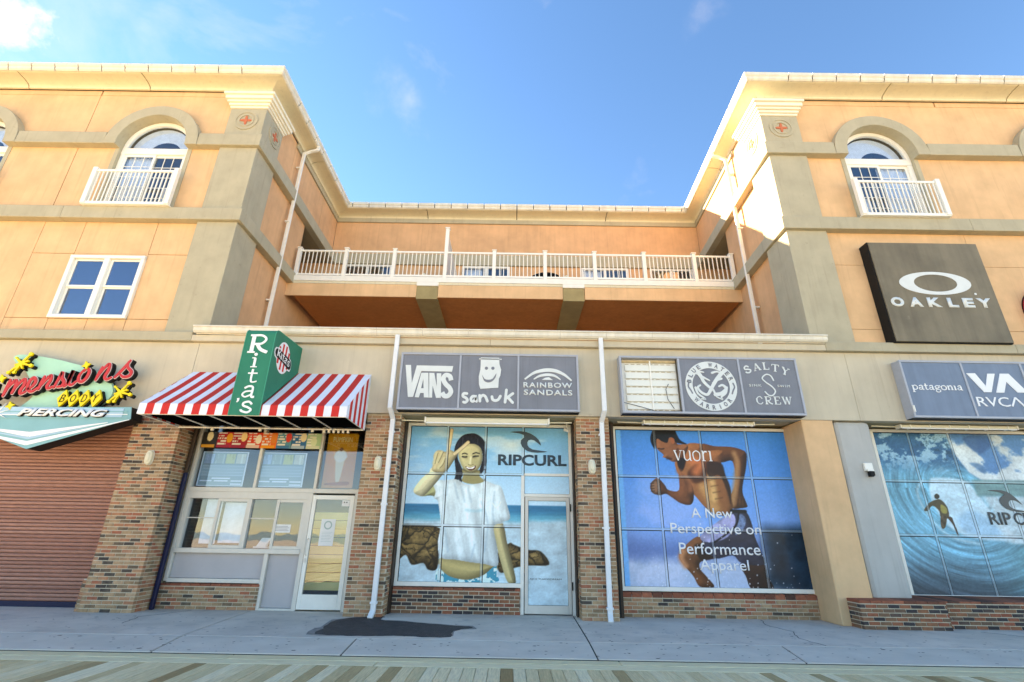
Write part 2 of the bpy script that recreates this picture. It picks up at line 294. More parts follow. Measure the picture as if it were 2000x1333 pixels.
# serif glyphs drawn as strokes on a 1 x 1 em: (points, start width, end width)
GL = {
 'v': ([([(.08, .95), (.45, .03)], .17, .15), ([(.45, .03), (.82, .95)], .06, .06), ([(-.05, .96), (.28, .96)], .07, .07), ([(.66, .96), (.98, .96)], .07, .07)], 1),
 'u': ([([(.14, .92), (.14, .3), (.35, .06), (.62, .14), (.8, .35)], .15, .08), ([(.8, .95), (.8, .05)], .15, .15), ([(0, .95), (.16, .95)], .07, .07), ([(.66, .95), (.8, .95)], .07, .07), ([(.8, .04), (.97, .04)], .07, .07)], 1),
 'o': ([([(.5, .97), (.14, .78), (.1, .5), (.2, .15), (.5, .03), (.8, .15), (.9, .5), (.84, .78), (.5, .97)], .12, .12)], 1),
 'r': ([([(.22, .95), (.22, .05)], .16, .16), ([(.24, .6), (.42, .88), (.68, .86)], .08, .2), ([(.04, .95), (.24, .95)], .07, .07), ([(.04, .04), (.44, .04)], .07, .07)], .75),
 'i': ([([(.25, .92), (.25, .05)], .17, .17), ([(.06, .93), (.27, .93)], .08, .08), ([(.06, .04), (.44, .04)], .08, .08)], .5),
 'n': ([([(.18, .95), (.18, .05)], .17, .17), ([(.2, .66), (.45, .93), (.7, .8), (.74, .05)], .08, .17), ([(.02, .94), (.2, .94)], .08, .08), ([(.02, .04), (.36, .04)], .08, .08), ([(.58, .04), (.9, .04)], .08, .08)], .95),
 'a': ([([(.16, .78), (.4, .95), (.66, .85), (.66, .1), (.85, .05)], .12, .14), ([(.64, .55), (.25, .48), (.1, .22), (.3, .04), (.64, .25)], .1, .1)], .88),
 't': ([([(.3, 1.35), (.3, .2), (.45, .03), (.66, .12)], .16, .08), ([(.05, .93), (.62, .93)], .1, .1)], .66),
 'p': ([([(.2, .95), (.2, -.5)], .17, .17), ([(.2, .75), (.5, .97), (.85, .75), (.85, .25), (.5, .02), (.2, .2)], .1, .12), ([(.03, -.5), (.42, -.5)], .08, .08), ([(.03, .93), (.2, .93)], .08, .08)], 1),
 'g': ([([(.45, .95), (.15, .75), (.2, .45), (.5, .36), (.75, .55), (.72, .85), (.45, .95)], .12, .12), ([(.3, .4), (.15, .2), (.4, .08), (.8, -.02), (.8, -.35), (.45, -.48), (.12, -.33), (.25, -.02)], .1, .1), ([(.7, .88), (.95, .93)], .1, .1)], .95),
 'R': ([([(.2, .97), (.2, .03)], .17, .17), ([(.2, .95), (.6, .95), (.82, .75), (.62, .5), (.2, .48)], .1, .1), ([(.42, .5), (.62, .2), (.98, .03)], .16, .14), ([(.02, .96), (.3, .96)], .08, .08), ([(.02, .03), (.38, .03)], .08, .08)], 1),
 's': ([([(.78, .74), (.55, .97), (.22, .86), (.22, .62), (.55, .47), (.78, .26), (.55, .03), (.15, .16), (.12, .3)], .14, .14)], .85),
 'S': ([([(.82, .72), (.55, .97), (.2, .84), (.22, .6), (.55, .48), (.82, .26), (.55, .03), (.15, .14), (.12, .32)], .16, .16)], .95),
 'A': ([([(.5, .97), (.12, .03)], .07, .07), ([(.5, .97), (.86, .03)], .17, .17), ([(.26, .34), (.7, .34)], .07, .07), ([(0, .03), (.28, .03)], .07, .07), ([(.68, .03), (1.02, .03)], .07, .07)], 1.02),
 'L': ([([(.2, .97), (.2, .05)], .18, .18), ([(.02, .96), (.4, .96)], .07, .07), ([(.02, .04), (.8, .04)], .08, .08), ([(.78, .04), (.8, .28)], .08, .05)], .9),
 'T': ([([(.5, .95), (.5, .03)], .18, .18), ([(.05, .95), (.95, .95)], .08, .08), ([(.05, .95), (.03, .72)], .09, .05), ([(.95, .95), (.97, .72)], .09, .05), ([(.32, .03), (.68, .03)], .07, .07)], 1),
 'Y': ([([(.1, .97), (.5, .5)], .17, .15), ([(.5, .5), (.88, .97)], .07, .07), ([(.5, .5), (.5, .03)], .17, .17), ([(-.03, .96), (.28, .96)], .07, .07), ([(.72, .96), (1.02, .96)], .07, .07), ([(.32, .03), (.68, .03)], .07, .07)], 1),
 'C': ([([(.85, .7), (.6, .97), (.25, .85), (.1, .5), (.25, .13), (.6, .03), (.87, .25)], .1, .1), ([(.13, .75), (.1, .5), (.14, .25)], .17, .17)], .95),
 'E': ([([(.2, .97), (.2, .03)], .18, .18), ([(.02, .96), (.8, .96)], .08, .08), ([(.02, .03), (.82, .03)], .08, .08), ([(.2, .5), (.6, .5)], .08, .08), ([(.8, .96), (.8, .74)], .08, .05), ([(.82, .04), (.84, .28)], .08, .05)], .92),
 'W': ([([(.08, .97), (.35, .03)], .16, .14), ([(.35, .03), (.6, .97)], .07, .07), ([(.6, .97), (.85, .03)], .16, .14), ([(.85, .03), (1.15, .97)], .07, .07), ([(-.05, .96), (.25, .96)], .07, .07), ([(1, .96), (1.28, .96)], .07, .07)], 1.25),
 "'": ([([(.12, 1.0), (.15, .8), (.05, .65)], .16, .06)], .3),
}
def glyph(b, ch, x, z, sx, sz, y0, y1, f=None, rot=0., bold=1.):
    if f is None: f = lambda u, v, d: (u, d, v)
    for k, (pts, w0, w1) in enumerate(GL[ch][0]):
        def T(p, q=None):
            u, v = p[0]*sx, p[1]*sz; c, s = math.cos(rot), math.sin(rot); return (x+u*c-v*s, z+u*s+v*c)
        b.ribbon([T(p) for p in pts], (lambda t, a=w0, c=w1: (a+(c-a)*t)*bold*(sx+sz)/2), y0-.0005*k, y1, f, round_=False)
def serif(body, x0, x1, z0, xh, y, m, parent, f=None, name='lettering', depth=.003, bold=1., track=.06):
    tot = sum(GL[c][1]+track if c != ' ' else .5 for c in body)-track; s = (x1-x0)/tot; b = B(); x = x0
    for c in body:
        if c != ' ': glyph(b, c, x, z0, s, xh, y, y+depth, f, bold=bold); x += (GL[c][1]+track)*s
        else: x += .5*s
    return b.obj(name, m, parent)

# ---------------------------------------------------------------- bricks
def brick_mesh(m):
    b = B().box(0, 1, 0, 1, 0, 1); me = b.mesh('brick', m); return me
BM = {'mix': brick_mesh(BRICK), 'red': brick_mesh(BRICKR), 'cap': brick_mesh(CAPR)}
CH, BL, BH = .0681, .204, .0540
def brick_runs(parent, runs, limit=300, kind='mix'):
    # run: (axis 'x'/'y', start, end, face, sign outward, z0, courses, kind)
    L_ = []
    for ax, a0, a1, face, sgn, z0, nc, kd in runs:
        for c in range(nc):
            off = -.5*BL*(c % 2); x = a0+off
            while x < a1-.02:
                s, e = max(x, a0), min(x+BL-.0145, a1); x += BL
                if e-s < .03: continue
                pr = random.uniform(0, .005); z = z0+c*CH+random.uniform(-.0012, .0012); T = .085
                if ax == 'x': lo = (s, face-pr, z) if sgn < 0 else (s, face-T+pr, z); dm = (e-s, T, BH)
                else: lo = (face-T+pr, s, z) if sgn > 0 else (face-pr, s, z); dm = (T, e-s, BH)
                L_.append((z, lo, dm, kd))
    L_.sort(key=lambda t: t[0])
    for z, lo, dm, kd in L_[:limit]: inst('brick', BM[kd], lo, parent, dm)
    if len(L_) > limit:
        b = B()
        for z, lo, dm, kd in L_[limit:]: b.box(lo[0], lo[0]+dm[0], lo[1], lo[1]+dm[1], lo[2], lo[2]+dm[2])
        b.obj('brickwork', MATS['mottled_brick'] if kind == 'mix' else BRICKR, parent, kind='stuff')

TR={'w_hair':[(-0.94,3.582),(-0.815,3.577),(-0.687,3.501),(-0.605,3.393),(-0.577,3.255),(-0.564,3.103),(-0.551,2.953),(-0.585,2.833),(-0.627,2.743),(-0.686,2.683),(-0.711,2.742),(-0.665,2.921),(-0.64,3.072),(-0.693,3.253),(-0.804,3.328),(-0.945,3.342),(-1.112,3.277),(-1.176,3.185),(-1.191,3.033),(-1.121,2.884),(-1.06,2.736),(-1.078,2.633),(-1.164,2.558),(-1.24,2.557),(-1.218,2.704),(-1.244,2.882),(-1.268,3.031),(-1.278,3.213),(-1.241,3.368),(-1.155,3.493),(-1.064,3.557)],'w_face':[(-1.112,3.277),(-0.945,3.349),(-0.805,3.336),(-0.693,3.253),(-0.649,3.102),(-0.658,2.951),(-0.707,2.831),(-0.78,2.755),(-0.869,2.71),(-0.977,2.737),(-1.073,2.825),(-1.149,2.973),(-1.181,3.124)],'w_neck':[(-1.063,2.795),(-0.72,2.771),(-0.692,2.653),(-0.59,2.553),(-0.739,2.492),(-0.919,2.489),(-1.073,2.545),(-1.05,2.677)],'w_brow1':[(-1.096,3.125),(-1.043,3.141),(-0.988,3.122)],'w_brow2':[(-0.865,3.129),(-0.797,3.156),(-0.719,3.139)],'w_eye1':[(-1.093,3.069),(-1.039,3.058),(-0.993,3.066)],'w_eye2':[(-0.855,3.065),(-0.802,3.08),(-0.74,3.085)],'w_nose':[(-0.901,3.06),(-0.909,2.977),(-0.913,2.924)],'w_nostril':[(-0.954,2.898),(-0.9,2.88),(-0.844,2.903)],'w_mouth':[(-1.021,2.858),(-0.951,2.842),(-0.875,2.843),(-0.785,2.877),(-0.805,2.805),(-0.879,2.769),(-0.956,2.785)],'w_teeth':[(-0.998,2.848),(-0.905,2.832),(-0.807,2.862),(-0.836,2.817),(-0.904,2.801),(-0.965,2.815)],'w_f1':[(-1.421,3.15),(-1.384,3.427),(-1.364,3.654)],'w_f2':[(-1.273,3.122),(-1.14,3.231),(-0.981,3.38)],'w_palm':[(-1.721,2.934),(-1.732,3.085),(-1.677,3.177),(-1.587,3.201),(-1.476,3.165),(-1.386,3.212),(-1.276,3.168),(-1.196,3.123),(-1.279,2.971),(-1.39,2.79),(-1.506,2.699),(-1.738,2.755)],'w_k1':[(-1.668,3.146),(-1.697,3.025),(-1.719,2.904)],'w_k2':[(-1.553,3.163),(-1.605,3.026),(-1.645,2.935)],'w_k3':[(-1.498,3.028),(-1.536,2.907),(-1.606,2.816)],'w_fore':[(-1.743,2.814),(-1.392,2.82),(-1.504,2.67),(-1.615,2.522),(-1.808,2.287),(-1.921,2.214),(-2.059,2.255),(-2.109,2.311),(-2.087,2.398),(-1.953,2.589),(-1.797,2.724)],'w_upper':[(-1.921,2.214),(-1.809,2.302),(-1.685,2.448),(-1.579,2.435),(-1.571,2.22),(-1.743,2.231)],'w_shirt':[(-1.449,2.555),(-1.198,2.576),(-0.976,2.475),(-0.725,2.49),(-0.584,2.562),(-0.365,2.485),(-0.22,2.435),(-0.106,2.129),(-0.012,1.797),(-0.168,1.728),(-0.15,1.696),(-0.358,1.627),(-0.278,1.242),(-0.251,0.882),(-0.524,0.908),(-0.797,0.935),(-1.106,0.977),(-1.433,1.019),(-1.506,1.318),(-1.476,1.642),(-1.562,2.107),(-1.655,2.173),(-1.63,2.31),(-1.696,2.481),(-1.557,2.553)],'w_fold0':[(-1.375,2.521),(-1.393,2.245)],'w_fold1':[(-1.229,2.489),(-1.14,2.181)],'w_fold2':[(-1.081,2.422),(-0.994,2.116)],'w_fold3':[(-0.936,2.39),(-0.852,2.118)],'w_fold4':[(-0.744,1.266),(-0.801,1.013)],'w_fold5':[(-0.639,2.121),(-0.482,1.69),(-0.532,1.143)],'w_fold6':[(-1.385,1.578),(-1.286,1.131)],'w_fold7':[(-0.361,2.33),(-0.384,1.924),(-0.342,1.693)],'w_arm':[(-0.358,1.627),(-0.167,1.695),(-0.073,1.341),(0.018,1.026),(0.126,0.582),(-0.042,0.579),(-0.184,0.929),(-0.278,1.242)],'w_belly':[(-1.433,1.019),(-1.106,0.977),(-0.797,0.935),(-0.524,0.908),(-0.268,0.881),(-0.314,0.712),(-0.512,0.572),(-0.646,0.57),(-1.317,0.559),(-1.411,0.695)],'w_bikini':[(-1.445,0.848),(-1.258,0.682),(-0.917,0.611),(-0.583,0.677),(-0.352,0.849),(-0.278,0.881),(-0.264,0.712),(-0.31,0.569),(-1.434,0.552)],'rock1':[(-2.345,1.596),(-1.947,1.635),(-1.489,1.577),(-1.484,1.255),(-1.487,0.816),(-1.671,0.783),(-1.782,0.905),(-2.018,0.87),(-2.154,1.055),(-2.319,0.99)],'rock2':[(-0.021,1.309),(0.083,1.279),(0.359,1.188),(0.634,1.161),(0.802,0.913),(0.36,0.891),(0.089,0.841),(-0.18,0.744),(-0.268,0.897),(-0.257,1.116)],'swoosh':[(-0.043,3.626),(0.2,3.649),(0.425,3.596),(0.592,3.469),(0.647,3.333),(0.499,3.449),(0.369,3.446),(0.351,3.335),(0.462,3.246),(0.794,3.204),(0.573,3.175),(0.352,3.207),(0.222,3.315),(0.202,3.444),(0.294,3.538),(0.163,3.599)],'m_hair':[(3.183,3.733),(3.248,3.794),(3.633,3.785),(3.708,3.653),(3.78,3.507),(3.917,3.421),(3.685,3.447),(3.636,3.534),(3.536,3.561),(3.48,3.443),(3.365,3.471),(3.253,3.528),(3.202,3.294),(3.125,3.409),(3.108,3.555)],'m_head':[(3.223,3.527),(3.536,3.561),(3.665,3.534),(3.711,3.418),(3.943,3.393),(3.793,3.102),(3.611,3.028),(3.526,3.041),(3.445,3.097),(3.346,3.124),(3.366,3.181),(3.246,3.294),(3.219,3.41)],'m_ear':[(3.565,3.562),(3.636,3.534),(3.641,3.446),(3.581,3.43)],'m_eye':[(3.268,3.318),(3.334,3.302),(3.393,3.311)],'m_jaw':[(3.445,3.097),(3.593,3.128),(3.699,3.302)],'m_torso':[(3.917,3.421),(4.24,3.426),(4.28,3.282),(4.689,3.289),(4.623,3.03),(4.673,2.778),(4.747,2.503),(4.743,2.286),(4.739,2.072),(4.604,1.911),(4.228,2.011),(3.934,2.354),(3.831,2.434),(3.691,2.707),(3.62,2.845),(3.613,3.042),(3.796,3.131)],'m_lat':[(4.276,3.025),(4.621,3.016),(4.684,2.75),(4.747,2.503),(4.709,2.151),(4.674,2.393),(4.555,2.748),(4.321,2.717)],'m_chestdark':[(3.876,2.821),(4.258,3.11),(4.268,2.744),(4.135,2.603),(3.907,2.599)],'m_neckdark':[(3.659,3.072),(3.851,3.103),(3.799,2.904),(3.703,2.818)],'m_arm1':[(3.675,2.818),(3.882,2.627),(3.944,2.436),(3.918,2.219),(3.822,2.124),(3.63,2.161),(3.473,2.266),(3.34,2.345),(3.21,2.316),(3.059,2.354),(3.013,2.476),(3.082,2.614),(3.202,2.671),(3.331,2.535),(3.405,2.427),(3.632,2.431)],'m_fist':[(3.013,2.476),(3.051,2.586),(3.17,2.643),(3.217,2.534),(3.187,2.369),(3.059,2.354)],'m_arm2':[(4.24,3.426),(4.527,3.387),(4.877,3.378),(5.103,3.324),(5.218,3.225),(5.151,2.897),(5.049,2.618),(5.0,2.398),(5.05,2.183),(5.052,2.103),(4.907,2.075),(4.739,2.072),(4.715,2.285),(4.832,2.504),(4.895,2.726),(4.874,3.062),(4.623,3.03),(4.258,3.11)],'m_arm2lit':[(4.943,3.235),(4.985,3.036),(4.905,2.698),(4.838,2.45),(4.755,2.179)],'m_ribs':[(4.354,2.745),(4.377,2.497),(4.376,2.28)],'m_abs':[(4.178,2.494),(4.291,2.279),(4.347,2.066)],'m_shlit':[(4.018,3.049),(4.156,2.994),(4.049,2.824)],'m_shorts':[(4.703,2.018),(4.995,2.01),(5.088,1.814),(5.12,1.506),(5.205,1.205),(5.22,0.982),(4.766,1.0),(4.6,1.146),(4.213,1.09),(3.988,1.437),(4.241,1.697),(4.604,1.911)],'m_shlight':[(4.695,1.965),(4.751,1.783),(4.543,1.497),(4.145,1.389),(3.967,1.488),(4.304,1.75)],'m_shpipe':[(4.853,1.994),(4.775,1.758),(4.554,1.574),(4.255,1.391)],'m_shl2':[(4.845,1.941),(4.985,1.865),(4.897,1.656),(4.715,1.551)],'m_thigh':[(3.826,1.46),(3.994,1.488),(4.193,1.339),(4.298,1.116),(3.935,1.024),(3.891,0.889),(4.006,0.745),(4.14,0.555),(3.849,0.551),(3.739,0.741),(3.599,0.909),(3.483,1.079),(3.54,1.229)],'m_kneelit':[(3.578,1.205),(3.524,1.08),(3.601,0.933)],'m_thighdark':[(3.838,1.334),(4.135,1.313),(4.274,1.141),(3.938,1.049)],'m_leg2':[(4.739,1.0),(5.22,0.982),(5.262,0.764),(5.326,0.526),(4.902,0.519),(4.808,0.757)],'m_rock':[(5.311,1.663),(5.675,1.694),(6.233,1.728),(6.233,1.728),(6.466,1.527),(6.518,0.544),(5.299,0.526),(5.278,1.008)],'s_head':[(9.142,2.414),(9.197,2.441),(9.238,2.415),(9.233,2.363),(9.171,2.328),(9.124,2.353)],'s_torso':[(9.079,2.295),(9.238,2.323),(9.334,2.195),(9.34,2.041),(9.281,1.938),(9.14,1.961),(9.139,2.089),(9.034,2.19),(8.894,2.085),(8.822,2.097),(8.95,2.228)],'s_leg1':[(9.148,1.987),(9.262,1.963),(9.172,1.759),(9.086,1.758)],'s_leg2':[(9.276,1.963),(9.37,1.965),(9.387,1.863),(9.41,1.626),(9.374,1.638),(9.349,1.812)],'s_yel':[(9.219,2.219),(9.318,2.143),(9.286,2.04),(9.185,2.064)],'s_center':[(9.449,2.301)],'s_lip':[(8.97,2.716),(8.805,2.527),(8.791,2.29),(8.879,2.033),(9.018,1.782),(9.27,1.562),(9.789,1.446)],'s_cloud':[(9.858,3.788),(11.878,3.82),(11.516,2.864),(10.678,2.851),(10.092,2.761),(9.754,2.918),(9.811,3.277)],'s_sea':[(9.89,2.651),(11.444,2.675),(11.314,2.33),(10.032,2.415)],'s_bluehole':[(10.167,3.678),(10.703,3.744),(10.74,3.516),(10.445,3.315),(10.255,3.424)],'s_bluehole2':[(10.121,3.102),(10.341,3.091),(10.435,2.956),(10.38,2.873),(10.248,2.98)],'swoosh2':[(10.302,2.524),(10.514,2.541),(10.721,2.504),(10.866,2.375),(10.965,2.234),(10.847,2.323),(10.71,2.32),(10.673,2.216),(10.781,2.14),(11.039,2.106),(10.817,2.089),(10.595,2.15),(10.5,2.265),(10.523,2.37),(10.647,2.45),(10.5,2.501)],'v_V':[(-2.322,4.845),(-2.206,4.847),(-2.151,4.439),(-2.079,4.839),(-1.294,4.837),(-1.311,4.709),(-1.971,4.713),(-2.1,4.139),(-2.207,4.137)],'v_A':[(-1.967,4.673),(-1.818,4.675),(-1.768,4.129),(-1.87,4.133),(-1.88,4.228),(-1.954,4.227),(-1.976,4.131),(-2.064,4.134)],'v_Ah':[(-1.913,4.543),(-1.891,4.331),(-1.946,4.33)],'v_N':[(-1.796,4.676),(-1.69,4.672),(-1.615,4.373),(-1.636,4.668),(-1.54,4.67),(-1.512,4.129),(-1.614,4.127),(-1.705,4.396),(-1.697,4.131),(-1.761,4.13)],'v_S':[(-1.318,4.515),(-1.353,4.607),(-1.441,4.631),(-1.488,4.545),(-1.428,4.431),(-1.344,4.352),(-1.309,4.259),(-1.363,4.175),(-1.444,4.174),(-1.492,4.246)],'k_face':[(-0.703,5.043),(-0.304,5.041),(-0.296,4.899),(-0.256,4.772),(-0.27,4.645),(-0.3,4.569),(-0.307,4.369),(-0.687,4.338),(-0.72,4.437),(-0.732,4.612),(-0.704,4.765),(-0.702,4.893)],'k_ear':[(-0.731,5.011),(-0.255,5.009)],'k_e1':[(-0.574,4.798)],'k_e2':[(-0.434,4.8)],'k_mouth':[(-0.658,4.651),(-0.612,4.564),(-0.527,4.54),(-0.432,4.567),(-0.358,4.689),(-0.372,4.593),(-0.442,4.504),(-0.537,4.478),(-0.623,4.526)],'k_s':[(-0.968,4.23),(-1.034,4.229),(-1.048,4.173),(-0.987,4.137),(-0.949,4.089),(-0.987,4.04),(-1.029,4.044)],'k_a':[(-0.787,4.17),(-0.846,4.169),(-0.879,4.107),(-0.841,4.062),(-0.791,4.097),(-0.781,4.185),(-0.759,4.063)],'k_n1':[(-0.686,4.069),(-0.698,4.196)],'k_n2':[(-0.691,4.13),(-0.634,4.197),(-0.574,4.168),(-0.53,4.072)],'k_u':[(-0.436,4.171),(-0.418,4.11),(-0.358,4.087),(-0.3,4.112),(-0.259,4.186)],'k_k1':[(-0.157,4.054),(-0.134,4.323)],'k_k2':[(-0.154,4.126),(0.005,4.246)],'k_k3':[(-0.1,4.164),(0.001,4.049)],'r_1':[(0.253,4.566),(0.433,4.702),(0.603,4.761),(0.772,4.781),(0.941,4.756),(1.108,4.675),(1.254,4.549)],'r_2':[(0.445,4.569),(0.578,4.646),(0.747,4.674),(0.891,4.652),(1.021,4.566)],'r_3':[(0.62,4.559),(0.686,4.605),(0.77,4.619),(0.853,4.558)],'b_rainbow':[(0.225,4.49),(1.28,4.376)],'b_sandals':[(0.226,4.334),(1.267,4.198)],'bw_c':[(4.219,4.477)],'bw_r':[(4.296,5.043),(4.276,4.895)],'h_1':[(3.978,4.783),(4.04,4.678),(4.077,4.574),(4.164,4.471),(4.253,4.395),(4.289,4.292)],'h_2':[(4.48,4.765),(4.361,4.631),(4.267,4.499),(4.203,4.394),(4.115,4.29),(3.997,4.339),(3.935,4.441),(3.992,4.494)],'h_3':[(4.289,4.292),(4.417,4.32),(4.531,4.425),(4.468,4.502),(4.389,4.475)],'h_4':[(3.949,4.756),(4.018,4.797),(4.104,4.785)],'h_5':[(4.28,4.775),(4.385,4.803),(4.48,4.765)],'h_6':[(4.066,4.679),(4.136,4.64),(4.206,4.602)],'h_7':[(4.463,4.646),(4.357,4.605),(4.262,4.551)],'h_8':[(3.885,4.44),(3.919,4.312),(4.009,4.237),(4.064,4.187),(3.979,4.198)],'h_9':[(4.548,4.451),(4.504,4.322),(4.406,4.243),(4.422,4.187),(4.306,4.241)],'sc_hook':[(5.577,4.625),(5.533,4.729),(5.438,4.759),(5.342,4.673),(5.406,4.583),(5.515,4.493),(5.572,4.39),(5.505,4.299),(5.418,4.298),(5.35,4.374)],'b_salty':[(4.999,5.014),(5.94,4.749)],'b_crew':[(5.051,4.223),(5.851,4.038)],'b_sink':[(4.983,4.523),(5.26,4.458)],'b_swim':[(5.673,4.535),(5.935,4.469)],'b_pat':[(8.488,4.565),(9.567,4.406)],'va_V':[(9.761,4.856),(9.949,4.859),(10.087,4.575),(10.213,4.854),(10.371,4.856),(10.164,4.441),(10.009,4.439)],'va_A':[(10.26,4.433),(10.481,4.858),(10.669,4.861),(10.935,4.444),(10.718,4.441),(10.558,4.68),(10.433,4.436)],'b_rvca':[(9.793,4.346),(10.947,4.15)],'o_out':[(8.972,7.083),(10.597,6.995)],'o_c':[(9.795,7.058)],'b_oak':[(8.607,6.697),(10.911,6.438)],'d_kid':[(-10.874,4.883),(-10.8,4.951),(-10.624,4.958),(-10.251,4.917),(-9.872,4.853),(-9.485,4.765),(-9.146,4.678),(-8.888,4.566),(-8.669,4.432),(-8.513,4.253),(-8.478,4.097),(-8.542,3.974),(-8.681,3.872),(-8.844,3.782),(-9.14,3.647),(-9.52,3.523),(-9.906,3.421),(-10.196,3.353),(-10.5,3.322),(-10.757,3.333),(-10.974,3.446),(-10.849,3.555),(-10.622,3.623),(-10.389,3.735),(-10.248,3.869),(-10.149,4.003),(-10.151,4.181),(-10.246,4.315),(-10.393,4.472),(-10.542,4.631),(-10.741,4.744)],'d_wedge':[(-12.586,3.722),(-7.865,3.798),(-7.812,3.551),(-9.713,2.913),(-10.668,3.219),(-12.47,3.475)],'d_ch1':[(-10.489,3.295),(-9.76,3.202),(-8.252,3.469)],'d_ch2':[(-10.556,3.252),(-9.743,3.129),(-8.62,3.367)],'d_ch3':[(-10.568,3.178),(-9.745,3.026),(-7.828,3.535)],'d_l1':[(-11.905,3.635),(-7.899,3.7)],'d_l2':[(-11.879,3.577),(-7.882,3.642)],'d_l3':[(-11.854,3.522),(-7.86,3.569)],'d_s00':[(-10.9,4.259),(-10.892,4.08),(-10.805,3.97),(-10.746,4.038)],'d_s01':[(-10.621,3.995),(-10.605,4.174),(-10.595,4.343)],'d_s02':[(-10.609,4.129),(-10.543,4.265),(-10.471,4.334),(-10.441,4.199),(-10.46,4.053)],'d_s03':[(-10.439,4.165),(-10.378,4.29),(-10.297,4.364),(-10.27,4.236),(-10.303,4.123),(-10.275,4.05),(-10.193,4.091)],'d_s04':[(-10.178,4.136),(-10.095,4.205),(-10.055,4.318),(-10.121,4.401),(-10.178,4.339),(-10.186,4.214),(-10.126,4.115),(-10.047,4.105),(-9.968,4.184)],'d_s05':[(-9.94,4.151),(-9.923,4.298),(-9.907,4.435)],'d_s06':[(-9.913,4.241),(-9.85,4.367),(-9.783,4.455),(-9.755,4.346),(-9.783,4.232),(-9.745,4.17),(-9.674,4.212)],'d_s07':[(-9.633,4.19),(-9.603,4.348),(-9.569,4.532),(-9.54,4.418),(-9.464,4.328),(-9.476,4.237),(-9.564,4.209)],'d_s08':[(-9.425,4.216),(-9.384,4.284),(-9.363,4.443),(-9.355,4.581),(-9.369,4.398),(-9.351,4.285),(-9.277,4.259),(-9.215,4.332)],'d_s09':[(-9.136,4.585),(-9.185,4.469),(-9.168,4.356),(-9.085,4.334),(-9.017,4.426),(-9.008,4.564),(-9.085,4.628),(-9.118,4.562)],'d_s10':[(-8.813,4.373),(-8.785,4.522),(-8.753,4.661)],'d_s11':[(-8.781,4.476),(-8.713,4.638),(-8.633,4.733),(-8.611,4.594),(-8.643,4.455),(-8.589,4.388),(-8.505,4.435)],'d_s12':[(-8.429,4.436),(-8.311,4.622),(-8.206,4.821)],'d_s13':[(-8.239,4.786),(-8.22,4.67),(-8.114,4.567),(-8.134,4.475),(-8.247,4.45),(-8.32,4.495)],'d_b1':[(-10.554,4.729)],'d_b2':[(-8.233,4.123)],'d_k1':[(-10.767,4.363)],'d_k2':[(-9.094,4.69)],'d_k3':[(-10.365,3.784)],'d_w':[(-10.558,3.624)],'d_d0':[(-9.397,3.971)],'d_d1':[(-9.172,3.975)],'d_d2':[(-8.943,3.978)],'d_d3':[(-8.696,3.982)],'b_pierc':[(-10.138,3.722),(-8.228,3.559)],'d_unit':[(-10.665,3.731),(-10.453,3.734)],'g_box':[(8.997,5.206),(10.067,5.267),(10.092,4.619),(8.8,3.571),(8.805,4.999)],'g_em':[(9.324,5.084),(9.598,4.459),(9.147,4.59),(9.879,4.85)],'g_front':[(-5.209,5.212),(-4.785,5.184),(-4.845,3.443),(-5.296,3.446)],'g_R':[(-5.283,5.079),(-4.906,4.698)],'g_i':[(-5.155,4.683),(-4.969,4.398)],'g_t':[(-5.171,4.366),(-4.957,4.095)],'g_a':[(-5.21,4.027),(-4.956,3.799)],'g_s':[(-5.193,3.722),(-4.963,3.504)],'g_q':[(-5.216,3.763),(-5.153,3.681)],'red_disc':[(11.78,6.655),(11.932,7.0),(11.625,6.172)]}

# ================================================================ SETTING: ground
def joint_slabs(name, parent, xs, y0, y1, z0, z1, m, gap=.012, skew=0.):
    for a, b in zip(xs[:-1], xs[1:]):
        B().quad().box(a+gap/2, b-gap/2, y0, y1, z0, z1, lambda x, y, z: (x+skew*(y-8.8), y, z)).obj(name, m, parent, bev=.008)
B.quad0 = B.quad
def slab(name, parent, x0, x1, x0b, x1b, y0, y1, z0, z1, m):
    # x0,x1 at y0 and x0b,x1b at y1
    f = lambda x, y, z: ((x0+(x0b-x0)*(y-y0)/(y1-y0)) if x == 0 else (x1+(x1b-x1)*(y-y0)/(y1-y0)), y, z)
    return B().box(0, 1, y0, y1, z0, z1, f).obj(name, m, parent, bev=.007)
bed = tag(B().box(-40, 40, 7.3, 11.6, -.25, -.012).obj('sidewalk', mat('joint_dirt', (.05, .05, .045), .95)), kind='structure')
J = [(-14.2, -14.0), (-9.5, -9.4), (-4.565, -4.83), (-2.14, -2.25), (1.14, 1.19), (3.79, 4.02), (7.2, 7.45), (11, 11.2), (15, 15.2)]
inner = [(-14.0, -14.0), (-9.4, -9.5), (-4.83, -5.15), (1.19, 1.28), (15.2, 15.3)]
for a, b in zip(J[:-1], J[1:]): slab('concrete_slab', bed, a[0]+.011, b[0]-.011, a[1]+.011, b[1]-.011, 7.31, 8.385, -.12, 0, CONC2)
for a, b in zip(inner[:-1], inner[1:]): slab('concrete_slab', bed, a[0]+.012, b[0]-.012, a[1]+.012, b[1]-.012, 8.393, 11.55, -.12, .002, CONC)


